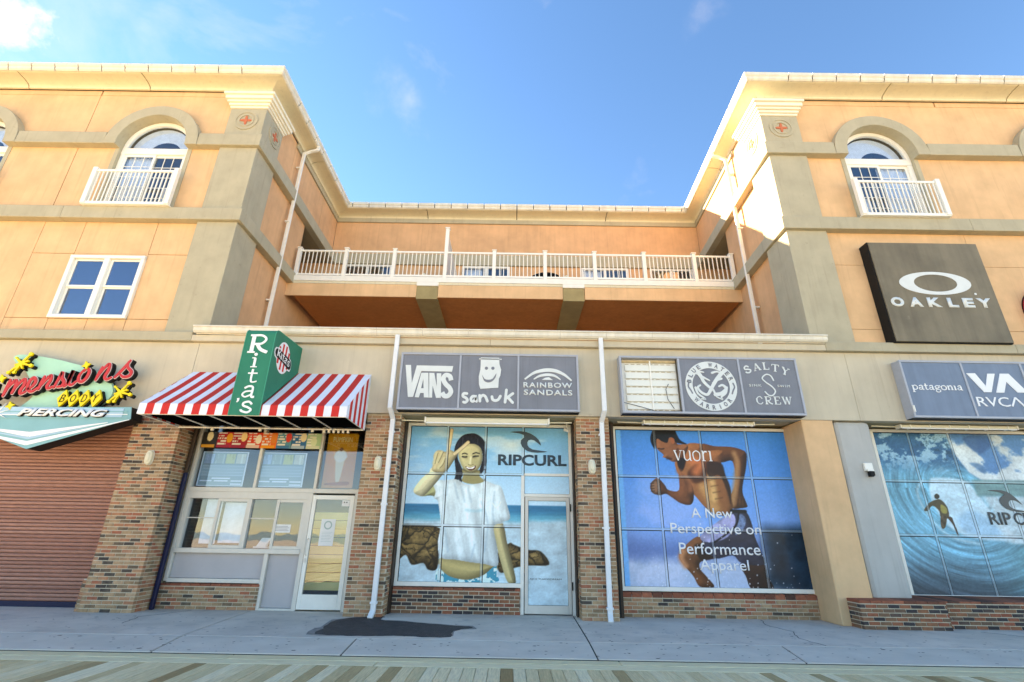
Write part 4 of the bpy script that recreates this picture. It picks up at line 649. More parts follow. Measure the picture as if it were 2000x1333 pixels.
class Paint:
    def __init__(s, X, Z): s.X = X; s.Z = Z; s.c = np.zeros((len(X), 3))
    def dseg(s, pts, closed):
        d = np.full(len(s.X), 9.); P = list(pts)+([pts[0]] if closed else [])
        for (x0, z0), (x1, z1) in zip(P[:-1], P[1:]):
            dx, dz = x1-x0, z1-z0; l = dx*dx+dz*dz+1e-9; t = np.clip(((s.X-x0)*dx+(s.Z-z0)*dz)/l, 0, 1)
            d = np.minimum(d, np.hypot(s.X-x0-t*dx, s.Z-z0-t*dz))
        return d
    def sd(s, pts):
        ins = np.zeros(len(s.X), bool); n = len(pts)
        for i in range(n):
            x0, z0 = pts[i]; x1, z1 = pts[(i+1) % n]
            if z0 == z1: continue
            c = ((z0 > s.Z) != (z1 > s.Z)) & (s.X < (x1-x0)*(s.Z-z0)/(z1-z0)+x0); ins ^= c
        d = s.dseg(pts, True); return np.where(ins, d, -d)
    def mix(s, m, col): m = np.clip(m, 0, 1)[:, None]; s.c = s.c*(1-m)+np.asarray(col)*m
    def fill(s, pts, col, soft=.012, a=1., sm=True, shade=0., depth=.1, tex=0., k=0, lit=0.):
        p = spl(pts, 4) if sm else pts; d = s.sd(p); soft *= .6; m = ss(-soft, soft, d)*a; col = np.broadcast_to(np.asarray(col, float), s.c.shape).copy()
        if lit:
            q = Paint(s.X-.022, s.Z+.016); nd = np.clip((q.sd(p)-d)/.027, -1, 1); col = col*(1-lit*nd*(1-.8*ss(0, depth*1.5, d)))[:, None]
        if shade: col = col*(1-shade+shade*ss(0, depth, d))[:, None]
        if tex: col = col*(1+tex*(fbm(s.X*22, s.Z*22, k)-.5)*2)[:, None]
        s.mix(m, col); return m
    def line(s, pts, w_, col, soft=.008, a=1.):
        p = [tuple(q) for q in smooth(pts, 5)] if len(pts) > 2 else pts; s.mix(ss(w_/2+soft, w_/2-soft, s.dseg(p, False))*a, col)
    def disc(s, x, z, r, col, soft=.01, a=1.): s.mix(ss(r+soft, r-soft, np.hypot(s.X-x, s.Z-z))*a, col)
def print_pane(parent, x0, x1, z0, z1, y, painter, gain=1.0, res=.0125, m=None, name='pane', label=None, pale=0.):
    nx = max(2, int((x1-x0)/res)+1); nz = max(2, int((z1-z0)/res)+1); xs = np.linspace(x0, x1, nx); zs = np.linspace(z0, z1, nz)
    X, Z = np.meshgrid(xs, zs); X = X.ravel(); Z = Z.ravel(); p = Paint(X, Z); painter(p); p.c = p.c*(1-pale)+np.array([.80, .86, .88])*pale
    me = bpy.data.meshes.new(name); me.vertices.add(nx*nz); co_ = np.stack([X, np.full_like(X, y), Z], 1); me.vertices.foreach_set('co', co_.ravel())
    i, j = np.meshgrid(np.arange(nx-1), np.arange(nz-1)); a = (j*nx+i).ravel(); q = np.stack([a, a+1, a+nx+1, a+nx], 1)
    nf = len(q); me.loops.add(nf*4); me.loops.foreach_set('vertex_index', q.ravel()); me.polygons.add(nf); me.polygons.foreach_set('loop_start', np.arange(nf)*4); me.update(calc_edges=True)
    at = me.color_attributes.new('print', 'FLOAT_COLOR', 'POINT'); col = np.ones((len(X), 4)); col[:, :3] = lin(np.clip(p.c, 0, 1))*gain; at.data.foreach_set('color', col.ravel().astype(np.float32))
    me.materials.append(m or PRINT); o = link(bpy.data.objects.new(name, me), parent)
    if label: o['label'] = label
    return o
SK = (.84, .80, .64)
def paint_beach(p):
    X, Z = p.X, p.Z; t = ss(1.9, 3.8, Z)
    p.c = (np.array([.74, .87, .93])[None]*(1-t)[:, None]+np.array([.42, .68, .82])[None]*t[:, None])
    cl = ss(.50, .72, fbm(X*.9, Z*3.2, 1)); p.mix(cl*.55, (.83, .88, .88)); p.mix(ss(.22, .0, np.hypot((X-.02)/2.2, (Z-3.32)))*.5, (.86, .86, .78))
    sea = ss(2.075, 2.045, Z); c = np.array([.08, .46, .60])[None]*(1-ss(1.98, 1.75, Z))[:, None]+np.array([.36, .68, .76])[None]*ss(1.98, 1.75, Z)[:, None]
    p.mix(sea, c*(1+.25*(fbm(X*3, Z*26, 2)-.5))[:, None])
    foam = ss(1.80, 1.68, Z+.09*(fbm(X*4, Z*4, 3)-.5)); f = fbm(X*5, Z*8, 4, 6, .65); p.mix(foam, np.array([.70, .80, .83])[None]*(.84+.36*f)[:, None])
    for nm, k in (('rock1', 1), ('rock2', 2)):
        bb = np.array(TR[nm]); rr_ = np.random.default_rng(k+3); cs = np.stack([rr_.uniform(bb[:, 0].min(), bb[:, 0].max(), 11), rr_.uniform(bb[:, 1].min(), bb[:, 1].max(), 11)], 1)
        wx, wz = X+.12*(fbm(X*6, Z*6, 1)-.5), Z+.12*(fbm(X*6, Z*6, 4)-.5); D = np.hypot(wx[:, None]-cs[None, :, 0], (wz[:, None]-cs[None, :, 1])*1.3); so_ = np.sort(D, 1); ix = D.argmin(1)
        up_ = np.clip((wz-cs[ix, 1])*3.2-(wx-cs[ix, 0])*1.2, -1, 1); r = fbm(X*9, Z*9, k+2, 6, .7)*.75+.28*up_; col = np.array([.66, .54, .34])[None]*(.30+1.15*r)[:, None]
        p.fill(TR[nm], col, .02, shade=.5, depth=.12)
        p.fill(TR[nm], (.08, .07, .05), .01, a=.6*1.) if 0 else None
        vein = np.maximum(ss(.05, .005, so_[:, 1]-so_[:, 0]), ss(.05, .0, np.abs(fbm(X*4, Z*5.5, 5)-.5)), ss(.58, .66, fbm(X*14, Z*14, 2))*.35); s_ = p.sd(spl(TR[nm], 4)); p.mix(vein*ss(0, .02, s_)*.75, (.08, .07, .05))
    # figure
    p.fill(TR['w_hair'], (.10, .10, .13), .012, tex=.8, k=1)
    h0 = TR['w_hair'][19]; h1 = TR['w_hair'][9]
    for i in range(9):
        q = i*.018; xx = TR['w_hair'][22][0]; zt_ = TR['w_hair'][24][1]
        p.line([(xx+.09-q*.7, zt_+.05), (xx+.02+q*.5, zt_-.2), (xx+.045-q*.9+.02*math.sin(i*2.1), zt_-.42), (xx+.01+q*.7, zt_-.58-.03*(i % 3))], .011, (.09, .09, .13), .005)
        xr = TR['w_hair'][6][0]; p.line([(xr-.05+q*.3, zt_+.1), (xr-.02-q*.2, zt_-.15), (xr-.0-q*.4+.015*math.sin(i*1.7), zt_-.3), (xr-.05-q*.3, zt_-.40-.03*(i % 3))], .010, (.10, .10, .14), .005)
    st = fbm(X*60, Z*5, 3); s_ = p.sd(spl(TR['w_hair'], 4)); p.mix(ss(.6, .75, st)*ss(0, .03, s_)*.55, (.34, .36, .40))
    p.fill(TR['w_upper'], (.62, .62, .44), .012, lit=.3, shade=.15, depth=.1)
    p.fill(TR['w_arm'], (.72, .66, .48), .012, lit=.4, shade=.2, depth=.1); p.fill(TR['w_belly'], (.56, .50, .32), .012)
    p.mix(ss(.10, 0, np.abs(X+.42+.25*(Z-1.0)))*ss(1.1, .95, Z)*ss(.6, .75, Z)*ss(0, .03, p.sd(spl(TR['w_belly'], 4)))*.35, (.36, .30, .18))
    bk = np.where((fbm(X*16, Z*16, 6, 2) > .5)[:, None], np.array([.80, .90, .88])[None], np.array([.12, .58, .66])[None]); p.fill(TR['w_bikini'], bk, .010)
    p.fill([TR['w_belly'][0], TR['w_belly'][1], TR['w_belly'][2], TR['w_belly'][3], TR['w_belly'][4], (TR['w_bikini'][4][0], TR['w_bikini'][4][1]), TR['w_bikini'][3], TR['w_bikini'][2], TR['w_bikini'][1], TR['w_bikini'][0]], (.74, .66, .45), .01, lit=.2, shade=.2, depth=.14)
    sh = np.array([.88, .94, .94])[None]*(.93+.42*(fbm(X*7+Z*1.2, Z*1.5, 2)-.5))[:, None]
    p.fill(TR['w_shirt'], sh, .010, lit=.16, shade=.12, depth=.12)
    for i in range(8): p.line(TR['w_fold%d' % i], .03, (.60, .70, .74), .03, .6)
    p.line([(-.62, 1.95), (-.75, 1.93), (-.95, 1.95)], .05, (.55, .76, .80), .03, .5); p.line([(-.4, 2.1), (-.3, 2.0), (-.22, 2.12)], .02, (.93, .95, .90), .01, .8)
    p.fill(TR['w_neck'], (.60, .56, .38), .012); p.fill(TR['w_face'], (.78, .74, .55), .008, lit=.2, shade=.22, depth=.08)
    fx = TR['w_nose'][1][0]; fz = TR['w_nose'][1][1]; p.mix(ss(.03, .10, X-fx)*ss(.16, .12, np.hypot(X-fx-.02, (Z-fz)*.8))*.30, (.62, .58, .40)); p.disc(fx-.10, fz+.075, .04, (.60, .56, .40), .04, .6); p.disc(fx+.085, fz+.085, .04, (.55, .51, .36), .04, .6); p.line([(fx+.03, fz+.06), (fx+.035, fz-.0), (fx+.045, fz-.05)], .02, (.66, .60, .42), .015, .6)
    p.line([TR['w_neck'][0], (TR['w_neck'][0][0]+.14, TR['w_neck'][0][1]-.06), TR['w_neck'][1]], .04, (.38, .34, .22), .02, .7)
    for n_ in ('w_brow1', 'w_brow2'): p.line(TR[n_], .024, (.10, .09, .08), .006)
    for n_ in ('w_eye1', 'w_eye2'): p.line(TR[n_], .030, (.12, .11, .09), .008, .95); p.line([(a, b-.022) for a, b in TR[n_]], .012, (.56, .50, .36), .008, .7)
    p.line(TR['w_nose'], .035, (.95, .93, .78), .02, .6); p.line(TR['w_nostril'], .014, (.40, .34, .22), .008, .8)
    p.fill(TR['w_mouth'], (.36, .17, .14), .007); p.fill(TR['w_teeth'], (.96, .96, .92), .005)
    p.fill(TR['w_fore'], SK, .010, lit=.35, shade=.15, depth=.09); p.fill(TR['w_palm'], (.76, .70, .53), .010, lit=.3, shade=.2, depth=.07)
    for n_ in ('w_f1', 'w_f2'): p.line(TR[n_], .082, (.62, .54, .40), .007); p.line(TR[n_], .060, (.86, .79, .62), .010)
    for n_ in ('w_k1', 'w_k2', 'w_k3'): p.line(TR[n_], .056, (.84, .80, .62), .014, .85); p.line([(a+.033, b-.005) for a, b in TR[n_]], .014, (.42, .36, .24), .008, .8)
    p.c = p.c*(1+.08*(fbm(X*40, Z*40, 1, 2)-.5))[:, None]; p.c = np.clip((p.c-.5)*1.12+.51, .02, 1)
def paint_runner(p):
    X, Z = p.X, p.Z; t = ss(.5, 3.8, Z)
    p.c = np.array([.56, .70, .90])[None]*(1-t)[:, None]+np.array([.24, .56, .86])[None]*t[:, None]
    p.mix(ss(.5, .75, fbm(X*.8, Z*1.0, 2))*.5*ss(3.2, 2.4, Z), (.66, .74, .92))
    p.mix(ss(1.75, 1.2, Z+.15*(fbm(X*2, Z*2, 3)-.5)), (.38, .50, .70)); p.mix(ss(1.2, .9, Z+.35*(fbm(X*1.6, Z*2.4, 4)-.5))*.85, (.74, .79, .86))
    p.mix(ss(.55, .75, fbm(X*3, Z*3, 5))*ss(1.3, .8, Z)*.5, (.82, .84, .92))
    p.fill(TR['m_rock'], np.array([.13, .22, .28])[None]*(.7+.7*fbm(X*5, Z*5, 3))[:, None], .28)
    p.mix(ss(.05, .01, X-2.30-.11) , (.42, .72, .93)); p.mix(ss(6.24, 6.27, X+.02*(Z-2)), (.36, .66, .92))
    bk, bm_, bd = (.62, .37, .22), (.44, .25, .15), (.18, .11, .08)
    p.fill(TR['m_leg2'], (.24, .16, .14), .012, lit=.3, shade=.15, depth=.1)
    p.fill(TR['m_arm2'], (.42, .27, .17), .012, lit=.45, shade=.12, depth=.1); p.line(TR['m_arm2lit'], .11, (.72, .54, .37), .05, .8)
    p.fill(TR['m_torso'], (.62, .40, .25), .012, lit=.3, shade=.12, depth=.1); p.line(TR['m_abs'], .22, (.82, .62, .40), .09, .75); p.line(TR['m_ribs'], .14, (.90, .72, .48), .06, .8)
    for i in range(4): a = (TR['m_ribs'][0][0]-.05+.06*i*.5, TR['m_ribs'][0][1]-.1-.13*i); p.line([a, (a[0]+.16, a[1]+.03)], .022, (.38, .24, .14), .02, .6)
    p.fill(TR['m_lat'], (.20, .125, .085), .035, a=.85); p.fill(TR['m_chestdark'], (.30, .17, .11), .06, a=.85); p.line(TR['m_shlit'], .19, (.86, .50, .31), .10, .85)
    p.fill(TR['m_head'], (.58, .38, .26), .012, lit=.35, shade=.12, depth=.08); p.fill(TR['m_neckdark'], (.16, .09, .06), .035)
    p.line(TR['m_jaw'], .05, (.27, .16, .11), .03, .7); p.fill(TR['m_hair'], (.09, .08, .09), .014, tex=.5); p.fill(TR['m_ear'], (.66, .40, .27), .012)
    p.line(TR['m_eye'], .022, (.10, .07, .06), .008); h = TR['m_head']; p.line([(h[7][0]+.10, h[7][1]+.13), (h[7][0]+.03, h[7][1]+.05)], .07, (.62, .42, .29), .04, .7)
    p.line([(h[8][0]+.04, h[8][1]-.01), (h[8][0]+.1, h[8][1]-.01)], .022, (.24, .12, .1), .01)
    p.fill(TR['m_arm1'], (.46, .28, .18), .012, lit=.45, shade=.15, depth=.1); a = TR['m_arm1']; p.line([a[0], a[1], (a[2][0]-.06, a[2][1])], .11, (.68, .43, .29), .06, .75); p.line([(a[6][0], a[6][1]+.08), (a[5][0], a[5][1]+.08), (a[4][0]-.02, a[4][1]+.08)], .09, (.52, .31, .20), .05, .6)
    p.fill(TR['m_fist'], (.58, .42, .32), .012, shade=.4, depth=.06)
    q = TR['m_fist'][0]
    for i in range(4): p.line([(q[0]+.01, q[1]+.03-.055*i+.05), (q[0]+.09, q[1]+.05-.055*i+.04)], .014, (.20, .12, .09), .008, .8)
    q = TR['m_arm2'][9]
    for i in range(3): p.line([(q[0]-.03-.07*i, q[1]+.16), (q[0]-.06-.07*i, q[1]+.0)], .016, (.22, .13, .09), .01, .8)
    p.fill(TR['m_thigh'], (.46, .29, .19), .012, lit=.4, shade=.15, depth=.1); p.fill(TR['m_thighdark'], (.15, .10, .08), .05, a=.9); p.line(TR['m_kneelit'], .11, (.82, .56, .40), .05, .85)
    p.fill(TR['m_shorts'], np.array([.21, .22, .29])[None]*(.75+.6*fbm(X*4, Z*7, 1))[:, None], .012, lit=.25, shade=.1, depth=.1)
    p.fill(TR['m_shlight'], np.array([.62, .62, .76])[None]*(.65+.7*fbm(X*7, Z*7, 6))[:, None], .02); p.fill(TR['m_shl2'], (.40, .48, .60), .03, tex=.4); p.line(TR['m_shpipe'], .035, (.08, .08, .12), .012)
    a = TR['m_shorts']; p.line([a[0], a[1]], .07, (.07, .07, .10), .012)
    r = rng.random((80, 3))
    for x, z, s_ in r: p.disc(2.8+x*3.1, .55+z**2*1.2, .005+.008*s_, (.92, .93, .96), .008, .8)
    p.c = p.c*(1+.10*(fbm(X*34, Z*34, 1, 2)-.5))[:, None]; p.c = np.clip((p.c-.5)*1.12+.49, .02, 1)
def paint_surf(p):
    X, Z = p.X, p.Z; cx, cz = 9.7, 2.55; dx, dz = X-cx, Z-cz; r = np.hypot(dx, dz*1.1); a = np.arctan2(dz, dx)
    st = fbm(r*16, a*1.6, 1, 5, .6); base = np.array([.30, .51, .58])[None]*(.40+1.3*st)[:, None]+np.array([.07, .13, .15])
    p.c = base
    deep = ss(1.5, .5, Z+.35*(X-8.1)*.4); p.mix(deep*.92, np.array([.22, .27, .31])[None]*(.5+1.1*st)[:, None])
    p.mix(ss(9.6, 11.4, X)*ss(1.8, 1.2, Z)*.75, np.array([.30, .56, .58])[None]*(.7+.5*fbm(X*3, Z*12, 4))[:, None])
    top = ss(2.7, 3.3, Z); f = fbm(X*3.4+Z*2, Z*4.5-X*1.5, 3, 6, .66); p.mix(top*.85, np.array([.13, .37, .56])[None]*(.8+.3*f)[:, None]); p.mix(top*ss(.50, .60, f)*.9, (.62, .80, .88))
    p.mix(ss(.56, .66, fbm(X*8, Z*8, 2, 5, .7))*ss(8.9, 9.3, X)*ss(10., 9.7, X)*ss(2.9, 3.3, Z)*.6, (.05, .22, .30))
    tb = [(9.12, 2.7), (9.3, 2.78), (9.9, 2.72), (10.1, 2.4), (10.35, 1.9), (10.6, 1.55), (10.0, 1.52), (9.5, 1.62), (9.2, 1.85), (9.05, 2.3)]
    p.fill(tb, np.array([.74, .87, .92])[None]*(.86+.28*fbm(X*3+Z*3, Z*7, 5))[:, None], .06)
    p.fill([(9.5, 1.95), (9.9, 2.1), (10.3, 1.75), (10.2, 1.6), (9.6, 1.65)], (.48, .70, .84), .12, a=.5)
    cl = TR['s_cloud']; m = ss(-.03, .03, p.sd([(9.75, 4), (13, 4), (13, 2.75), (10.3, 2.72), (10.05, 2.9), (9.85, 3.3)]))
    k = fbm(X*1.6, Z*2.2, 6, 6, .6); p.mix(m, np.array([.30, .52, .72])[None]+0*X[:, None]); p.mix(m*ss(.40, .55, k), np.array([.84, .89, .90])[None]*(.8+.35*fbm(X*3, Z*3, 2))[:, None])
    p.fill(TR['s_bluehole'], (.20, .38, .58), .06, a=.9); p.fill(TR['s_bluehole2'], (.28, .47, .63), .05, a=.8)
    m = ss(10.0, 10.12, X)*ss(2.78, 2.72, Z)*ss(2.35, 2.45, Z); p.mix(m*.9, np.array([.42, .58, .58])[None]*(.8+.4*fbm(X*2, Z*14, 3))[:, None])
    m = ss(10.0+0, 10.3, X-.3*(2.4-Z))*ss(2.44, 2.36, Z)*ss(1.42, 1.5, Z); p.mix(m*.85, np.array([.80, .86, .88])[None]*(.8+.35*fbm(X*3, Z*12, 1))[:, None])
    p.line(TR['s_lip'], .03, (.85, .92, .94), .05, .7)
    p.fill(TR['s_torso'], (.30, .26, .17), .01); p.fill(TR['s_leg1'], (.28, .23, .17), .01, tex=.8); p.fill(TR['s_leg2'], (.24, .17, .13), .01); p.fill(TR['s_yel'], (.66, .62, .30), .014, a=.8); p.fill(TR['s_head'], (.17, .15, .12), .01)
    p.c = p.c*(1+.18*(fbm(X*30, Z*30, 1, 2)-.5))[:, None]

# ================================================================ storefront windows
def shop(name, label, cat, cols, rows, painter, holes=(), frame_r=None, dim=.065):
    T = thing(name, label, cat, ((cols[0]+cols[-1])/2, 11.1, rows[0]))
    b = B(); x0, x1, z0, z1 = cols[0], cols[-1], rows[0], rows[-1]
    b.box(x0-dim, x1+dim, 11.04, 11.2, z1, z1+dim).box(x0-dim, x0, 11.04, 11.2, z0, z1).box(x1, x1+dim, 11.04, 11.2, z0 if not holes else .0, z1)
    e = cols[-2] if holes else x1+dim
    b.box(x0-dim, e, 11.03, 11.2, z0-.08, z0)
    b.obj('frame', WHITE, T, bev=.005)
    MU = mat('film_covered_mullion', (.46, .55, .60) if name != 'x' else (1, 1, 1), .45, .1, 3, spec=.5)
    v = B(); t = .02
    for x in cols[1:-1]:
        if not (holes and x == cols[-2]): v.box(x-t, x+t, 11.055, 11.15, z0, z1)
    v.obj('mullion', MU, T)
    for x in cols[1:-1]:
        lo_ = z0 if not (holes and x == cols[-2]) else 2.68
        print_pane(T, x-t+.001, x+t-.001, lo_, z1, 11.0538, painter, res=.02, name='film_strip', pale=.35)
        if lo_ > z0: B().box(x-t, x+t, 11.055, 11.15, lo_, z1).obj('mullion', MU, T)
    h = B()
    for i, (a, c) in enumerate(zip(cols[:-1], cols[1:])):
        if holes and i == len(cols)-2: continue
        for z in rows[1:-1]: h.box(a+t, c-t, 11.06, 11.15, z-t, z+t)
    h.obj('transom', MU, T)
    for i, (a, c) in enumerate(zip(cols[:-1], cols[1:])):
        if holes and i == len(cols)-2: continue
        for z in rows[1:-1]: print_pane(T, a+t, c-t, z-t+.001, z+t-.001, 11.0588, painter, res=.02, name='film_strip', pale=.35)
    g = B()   # black seal lines, widened at left and top to paint the mullion shade
    for i, (a, c) in enumerate(zip(cols[:-1], cols[1:])):
        for j, (p_, q) in enumerate(zip(rows[:-1], rows[1:])):
            if holes and i == len(cols)-2 and j < 2: continue
            xa, xb, za, zb = a+t*(i > 0), c-t*(i < len(cols)-2), p_+t*(j > 0), q-t*(j < len(rows)-2)
            print_pane(T, xa+.018, xb-.004, za+.004, zb-.018, 11.063, painter)
            g.box(xa, xb, 11.064, 11.14, za, zb)
    g.obj('gasket_and_shade', BLACK, T)
    return T
RC = shop('storefront_window', 'shop window covered by a beach photo of a smiling woman in a white tee', 'shop window', [-2.28, -1.44, -.59, .25, 1.26], [.56, 1.64, 2.70, 3.74], paint_beach, holes=(1,))
b = B().box(.215, .285, 11.035, 11.2, 0, 2.675).box(.285, 1.26, 11.05, 11.15, 2.675, 2.73).box(.285, 1.26, 11.05, 11.15, 2.24, 2.30); b.obj('door_frame', WHITE, RC, bev=.005)
print_pane(RC, .292, 1.254, 2.306, 2.668, 11.068, paint_beach); B().box(.286, 1.258, 11.07, 11.14, 2.302, 2.672).obj('gasket_and_shade', BLACK, RC)
d = B().box(.30, .37, 11.03, 11.08, .02, 2.235).box(1.18, 1.25, 11.03, 11.08, .02, 2.235).box(.37, 1.18, 11.03, 11.08, 2.16, 2.235).box(.37, 1.18, 11.03, 11.08, .02, .17).obj('door', ALU, RC, bev=.006)
print_pane(d, .376, 1.174, .176, 2.154, 11.06, paint_beach, name='glass'); B().box(.371, 1.179, 11.062, 11.078, .171, 2.159).obj('gasket_and_shade', BLACK, d)
B().box(1.255, 1.275, 11.0, 11.03, .45, .6).box(1.255, 1.275, 11.0, 11.03, 1.95, 2.1).obj('hinge', BLACK, d); B().box(.70, .78, 11.02, 11.03, .08, .11).obj('lock', ALU, d)
YL = 11.088
INK = mat('dark_slate_ink', (.045, .075, .10), .5); WINK = mat('white_ink', (.86, .87, .88), .5); INK2 = mat('olive_grey_ink', (.09, .10, .10), .5)
def quadprint(name, pts, y, m, parent, dep=.003, sm=3): return B().prism(spl(pts, sm), y, y+dep).obj(name, m, parent, fix=True)
B().prism(spl(TR['swoosh'], 2), 11.050, 11.053).obj('wave_logo', INK, RC, fix=True)
text('RIPCURL', (-.30, 1.21, 2.89, 3.13), 11.050, INK, RC, bold=.03, depth=.003)
text('AJCE TUANSDREAM', (.40, 1.05, .62, .66), 11.056, INK2, RC, depth=.002)
VU = shop('storefront_window', 'shop window covered by a photo of a bare-chested running man on blue', 'shop window', [2.32, 3.2, 4.22, 5.25, 6.33], [.54, 1.63, 2.71, 3.73], paint_runner)
serif('vuori', 3.60, 4.45, 3.05, .235, 11.050, WINK, VU, depth=.003, bold=.9)
for s_, bx in (('A New', (3.83, 4.71, 1.865, 2.07)), ('Perspective on', (3.36, 5.26, 1.49, 1.76)), ('Performance', (3.50, 5.18, 1.155, 1.38)), ('Apparel', (3.89, 4.90, .80, 1.065))): text(s_, bx, 11.050, WINK, VU, bold=.006, depth=.003)
PT = shop('storefront_window', 'shop window covered by a photo of a surfer inside a breaking wave', 'shop window', [8.14, 8.92, 9.83, 10.75, 11.66, 12.6], [.48, 1.6, 2.70, 3.76], paint_surf)
B().prism(spl(TR['swoosh2'], 2), 11.050, 11.053).obj('wave_logo', INK2, PT, fix=True)
text('RIP', (10.15, 10.62, 1.83, 2.08), 11.050, INK2, PT, bold=.018, depth=.003); text('CURL', (10.68, 11.42, 1.83, 2.08), 11.050, INK2, PT, bold=.018, depth=.003)
# shutter tracks and soffit rails beside each shop window
def track(x0, x1, y0=10.82, y1=11.03, m=DBROWN, z1=3.83):
    T = tag(link(bpy.data.objects.new('shutter_track', None), None, (x0, y0, 0)), None, 'shutter track'); 
    B().box(x0, x1, y0, y1, .0, z1).obj('rail', m, T, bev=.004); B().box(x0+(x1-x0)*.3, x0+(x1-x0)*.6, y0-.012, y0, .02, z1).obj('channel', BLACK, T); return T
tag(track(-2.46, -2.35), 'dark brown shutter rail left of the beach photo window'); tag(track(1.325, 1.35+.055), 'dark brown shutter rail right of the beach photo window')
tag(track(2.10, 2.235), 'dark brown shutter rail left of the running man window'); tag(track(6.40, 6.52, 10.7), 'dark brown shutter rail beside the peach column')
B().box(-3.2, 1.4, 11.14, 11.16, 0, .01).obj('x', DARK).name = 'threshold_strip'
tag(bpy.data.objects['threshold_strip'], kind='structure')

# ================================================================ brick piers and low walls
def pier(label, x0, x1, y0, side, z1=3.838, ncap=0, extra=()):
    T = thing('brick_pier', label, 'brick pier', ((x0+x1)/2, y0+.35, 0))
    B().box(x0+.006, x1-.006, y0+.006, 11.25, -.02, z1).obj('mortar_core', MORTAR, T)
    nc = int((z1)/CH); r = [('x', x0, x1, y0, -1, .005, nc, 'mix')]
    if side > 0: r.append(('y', y0+.097, 11.02, x1, 1, .005, nc, 'mix'))
    else: r.append(('y', y0+.097, 11.02, x0, -1, .005, nc, 'mix'))
    for q in extra: r.append(q)
    brick_runs(T, r); return T
pier('wide brick pier between the brown roller shutter and the ice shop', -8.05, -7.05, 10.4, 1)
pier('brick pier between the ice shop door and the beach photo window', -3.1, -2.38, 10.4, 1)
pier('brick pier between the beach photo window and the running man window', 1.36, 2.06, 10.4, 1 if 0 else -1)
# thickened foot of the left pier
T = thing('brick_plinth', 'low projecting brick plinth at the left side of the wide pier', 'brick plinth', (-8.12, 10.5, 0)); B().box(-8.14, -8.055, 10.45, 11.2, -.02, .56).obj('mortar_core', MORTAR, T)
brick_runs(T, [('x', -8.15, -8.06, 10.44, -1, .005, 8, 'mix')])
def lowwall(label, x0, x1, y, z1, kd, side=None, cap=True):
    T = thing('low_brick_wall', label, 'low brick wall', ((x0+x1)/2, y, 0)); nc = int((z1-.06)/CH)
    B().box(x0+.006, x1-.006, y+.006, 11.2, -.02, z1-.055).obj('mortar_core', MORTAR, T)
    r = [('x', x0, x1, y, -1, .005, nc, kd)]
    if side: r.append(('y', y+.097, y+.9, x0, -1, .005, nc, kd))
    brick_runs(T, r)
    # sloping header sill
    x = x0; zc = .005+nc*CH+.004
    while x < x1-.03:
        e = min(x+BL-.01, x1); b = B(); b.box(x, e, y-.008, 11.03, zc, z1-.004, lambda a, q, z: (a, q, z+(-.02 if q < y+.01 and z > zc+.01 else 0))); b.obj('sill_brick', CAPR, T, bev=.004); x += BL
    return T
lowwall('low brick wall under the grey panel of the ice shop window', -7.02, -5.03, 11.0, .475, 'mix')
lowwall('low brick wall under the beach photo window, red brick sill', -2.34, .21, 10.98, .475, 'red')
lowwall('low brick wall under the running man window', 2.24, 6.39, 10.98, .455, 'mix')
lowwall('projecting low brick wall round the base of the grey column', 6.30, 7.86, 9.95, .49, 'red', side=1)
lowwall('low brick wall under the surfer window at the right edge', 7.87, 14.5, 10.17, .475, 'red')

# ================================================================ roller shutter, left
T = thing('roller_shutter', 'faded brown roller shutter closing the leftmost shop', 'roller shutter', (-12, 11, 0)); z = .10; k = 0
B().box(-17, -8.06, 11.03, 11.1, .05, 3.84).obj('backing', DBROWN, T)
sm_ = B(); pr = [(0, 0), (-.020, .012), (-.026, .034), (-.020, .058), (0, .068)]
for i in range(len(pr)-1): sm_.quad((0, pr[i][0], pr[i][1]), (9, pr[i][0], pr[i][1]), (9, pr[i+1][0], pr[i+1][1]), (0, pr[i+1][0], pr[i+1][1]))
sm_.quad((0, 0, 0), (0, 0, .068), (0, -.02, .058), (0, -.02, .012)); sme = sm_.mesh('slat', SHUT)
while z < 3.8: inst('slat', sme, (-17.05, 11.025, z), T); z += .0725
B().box(-17, -8.06, 10.98, 11.05, .0, .10).obj('bottom_bar', NAVY, T, bev=.006)

# ================================================================ ice shop (left centre)
IS = thing('takeaway_shopfront', 'pale framed takeaway shopfront with serving windows and glass door under the striped awning', 'shopfront', (-5.2, 11.1, 0))
F_ = ALU; b = B()
b.box(-7.0, -6.93, 11.02, 11.2, .50, 3.75).box(-6.93, -3.1, 11.02, 11.2, 2.24, 2.33).box(-6.93, -4.33, 11.03, 11.2, 2.10, 2.24)
b.box(-5.58, -5.52, 11.03, 11.15, 2.33, 3.7).box(-4.27, -4.21, 11.03, 11.15, 2.33, 3.7).box(-6.93, -3.2, 11.03, 11.2, 3.68, 3.76)
b.box(-6.93, -6.86, 11.035, 11.15, 1.12, 2.10).box(-5.60, -5.53, 11.035, 11.15, 1.12, 2.10).box(-4.40, -4.33, 11.035, 11.15, 1.12, 2.10).box(-6.93, -4.33, 11.0, 11.2, 1.03, 1.12)
b.box(-6.93, -5.05, 11.01, 11.2, .48, .555).box(-5.05, -4.97, 11.015, 11.2, .0, 1.03).box(-4.97, -4.33, 11.02, 11.2, .0, .04).box(-4.33, -4.24, 11.012, 11.2, 0, 2.24)
b.obj('frame', F_, IS, bev=.006)
B().box(-6.92, -5.055, 11.09, 11.1, .56, 1.025).obj('panel', PANELG, IS); B().box(-4.965, -4.335, 11.09, 11.1, .045, 1.025).obj('panel', PANELG, IS)
for a, c in ((-6.93, -5.58), (-5.52, -4.27), (-4.21, -3.15)): B().box(a, c, 11.09, 11.096, 2.33, 3.68).obj('pane', GLASSW, IS)
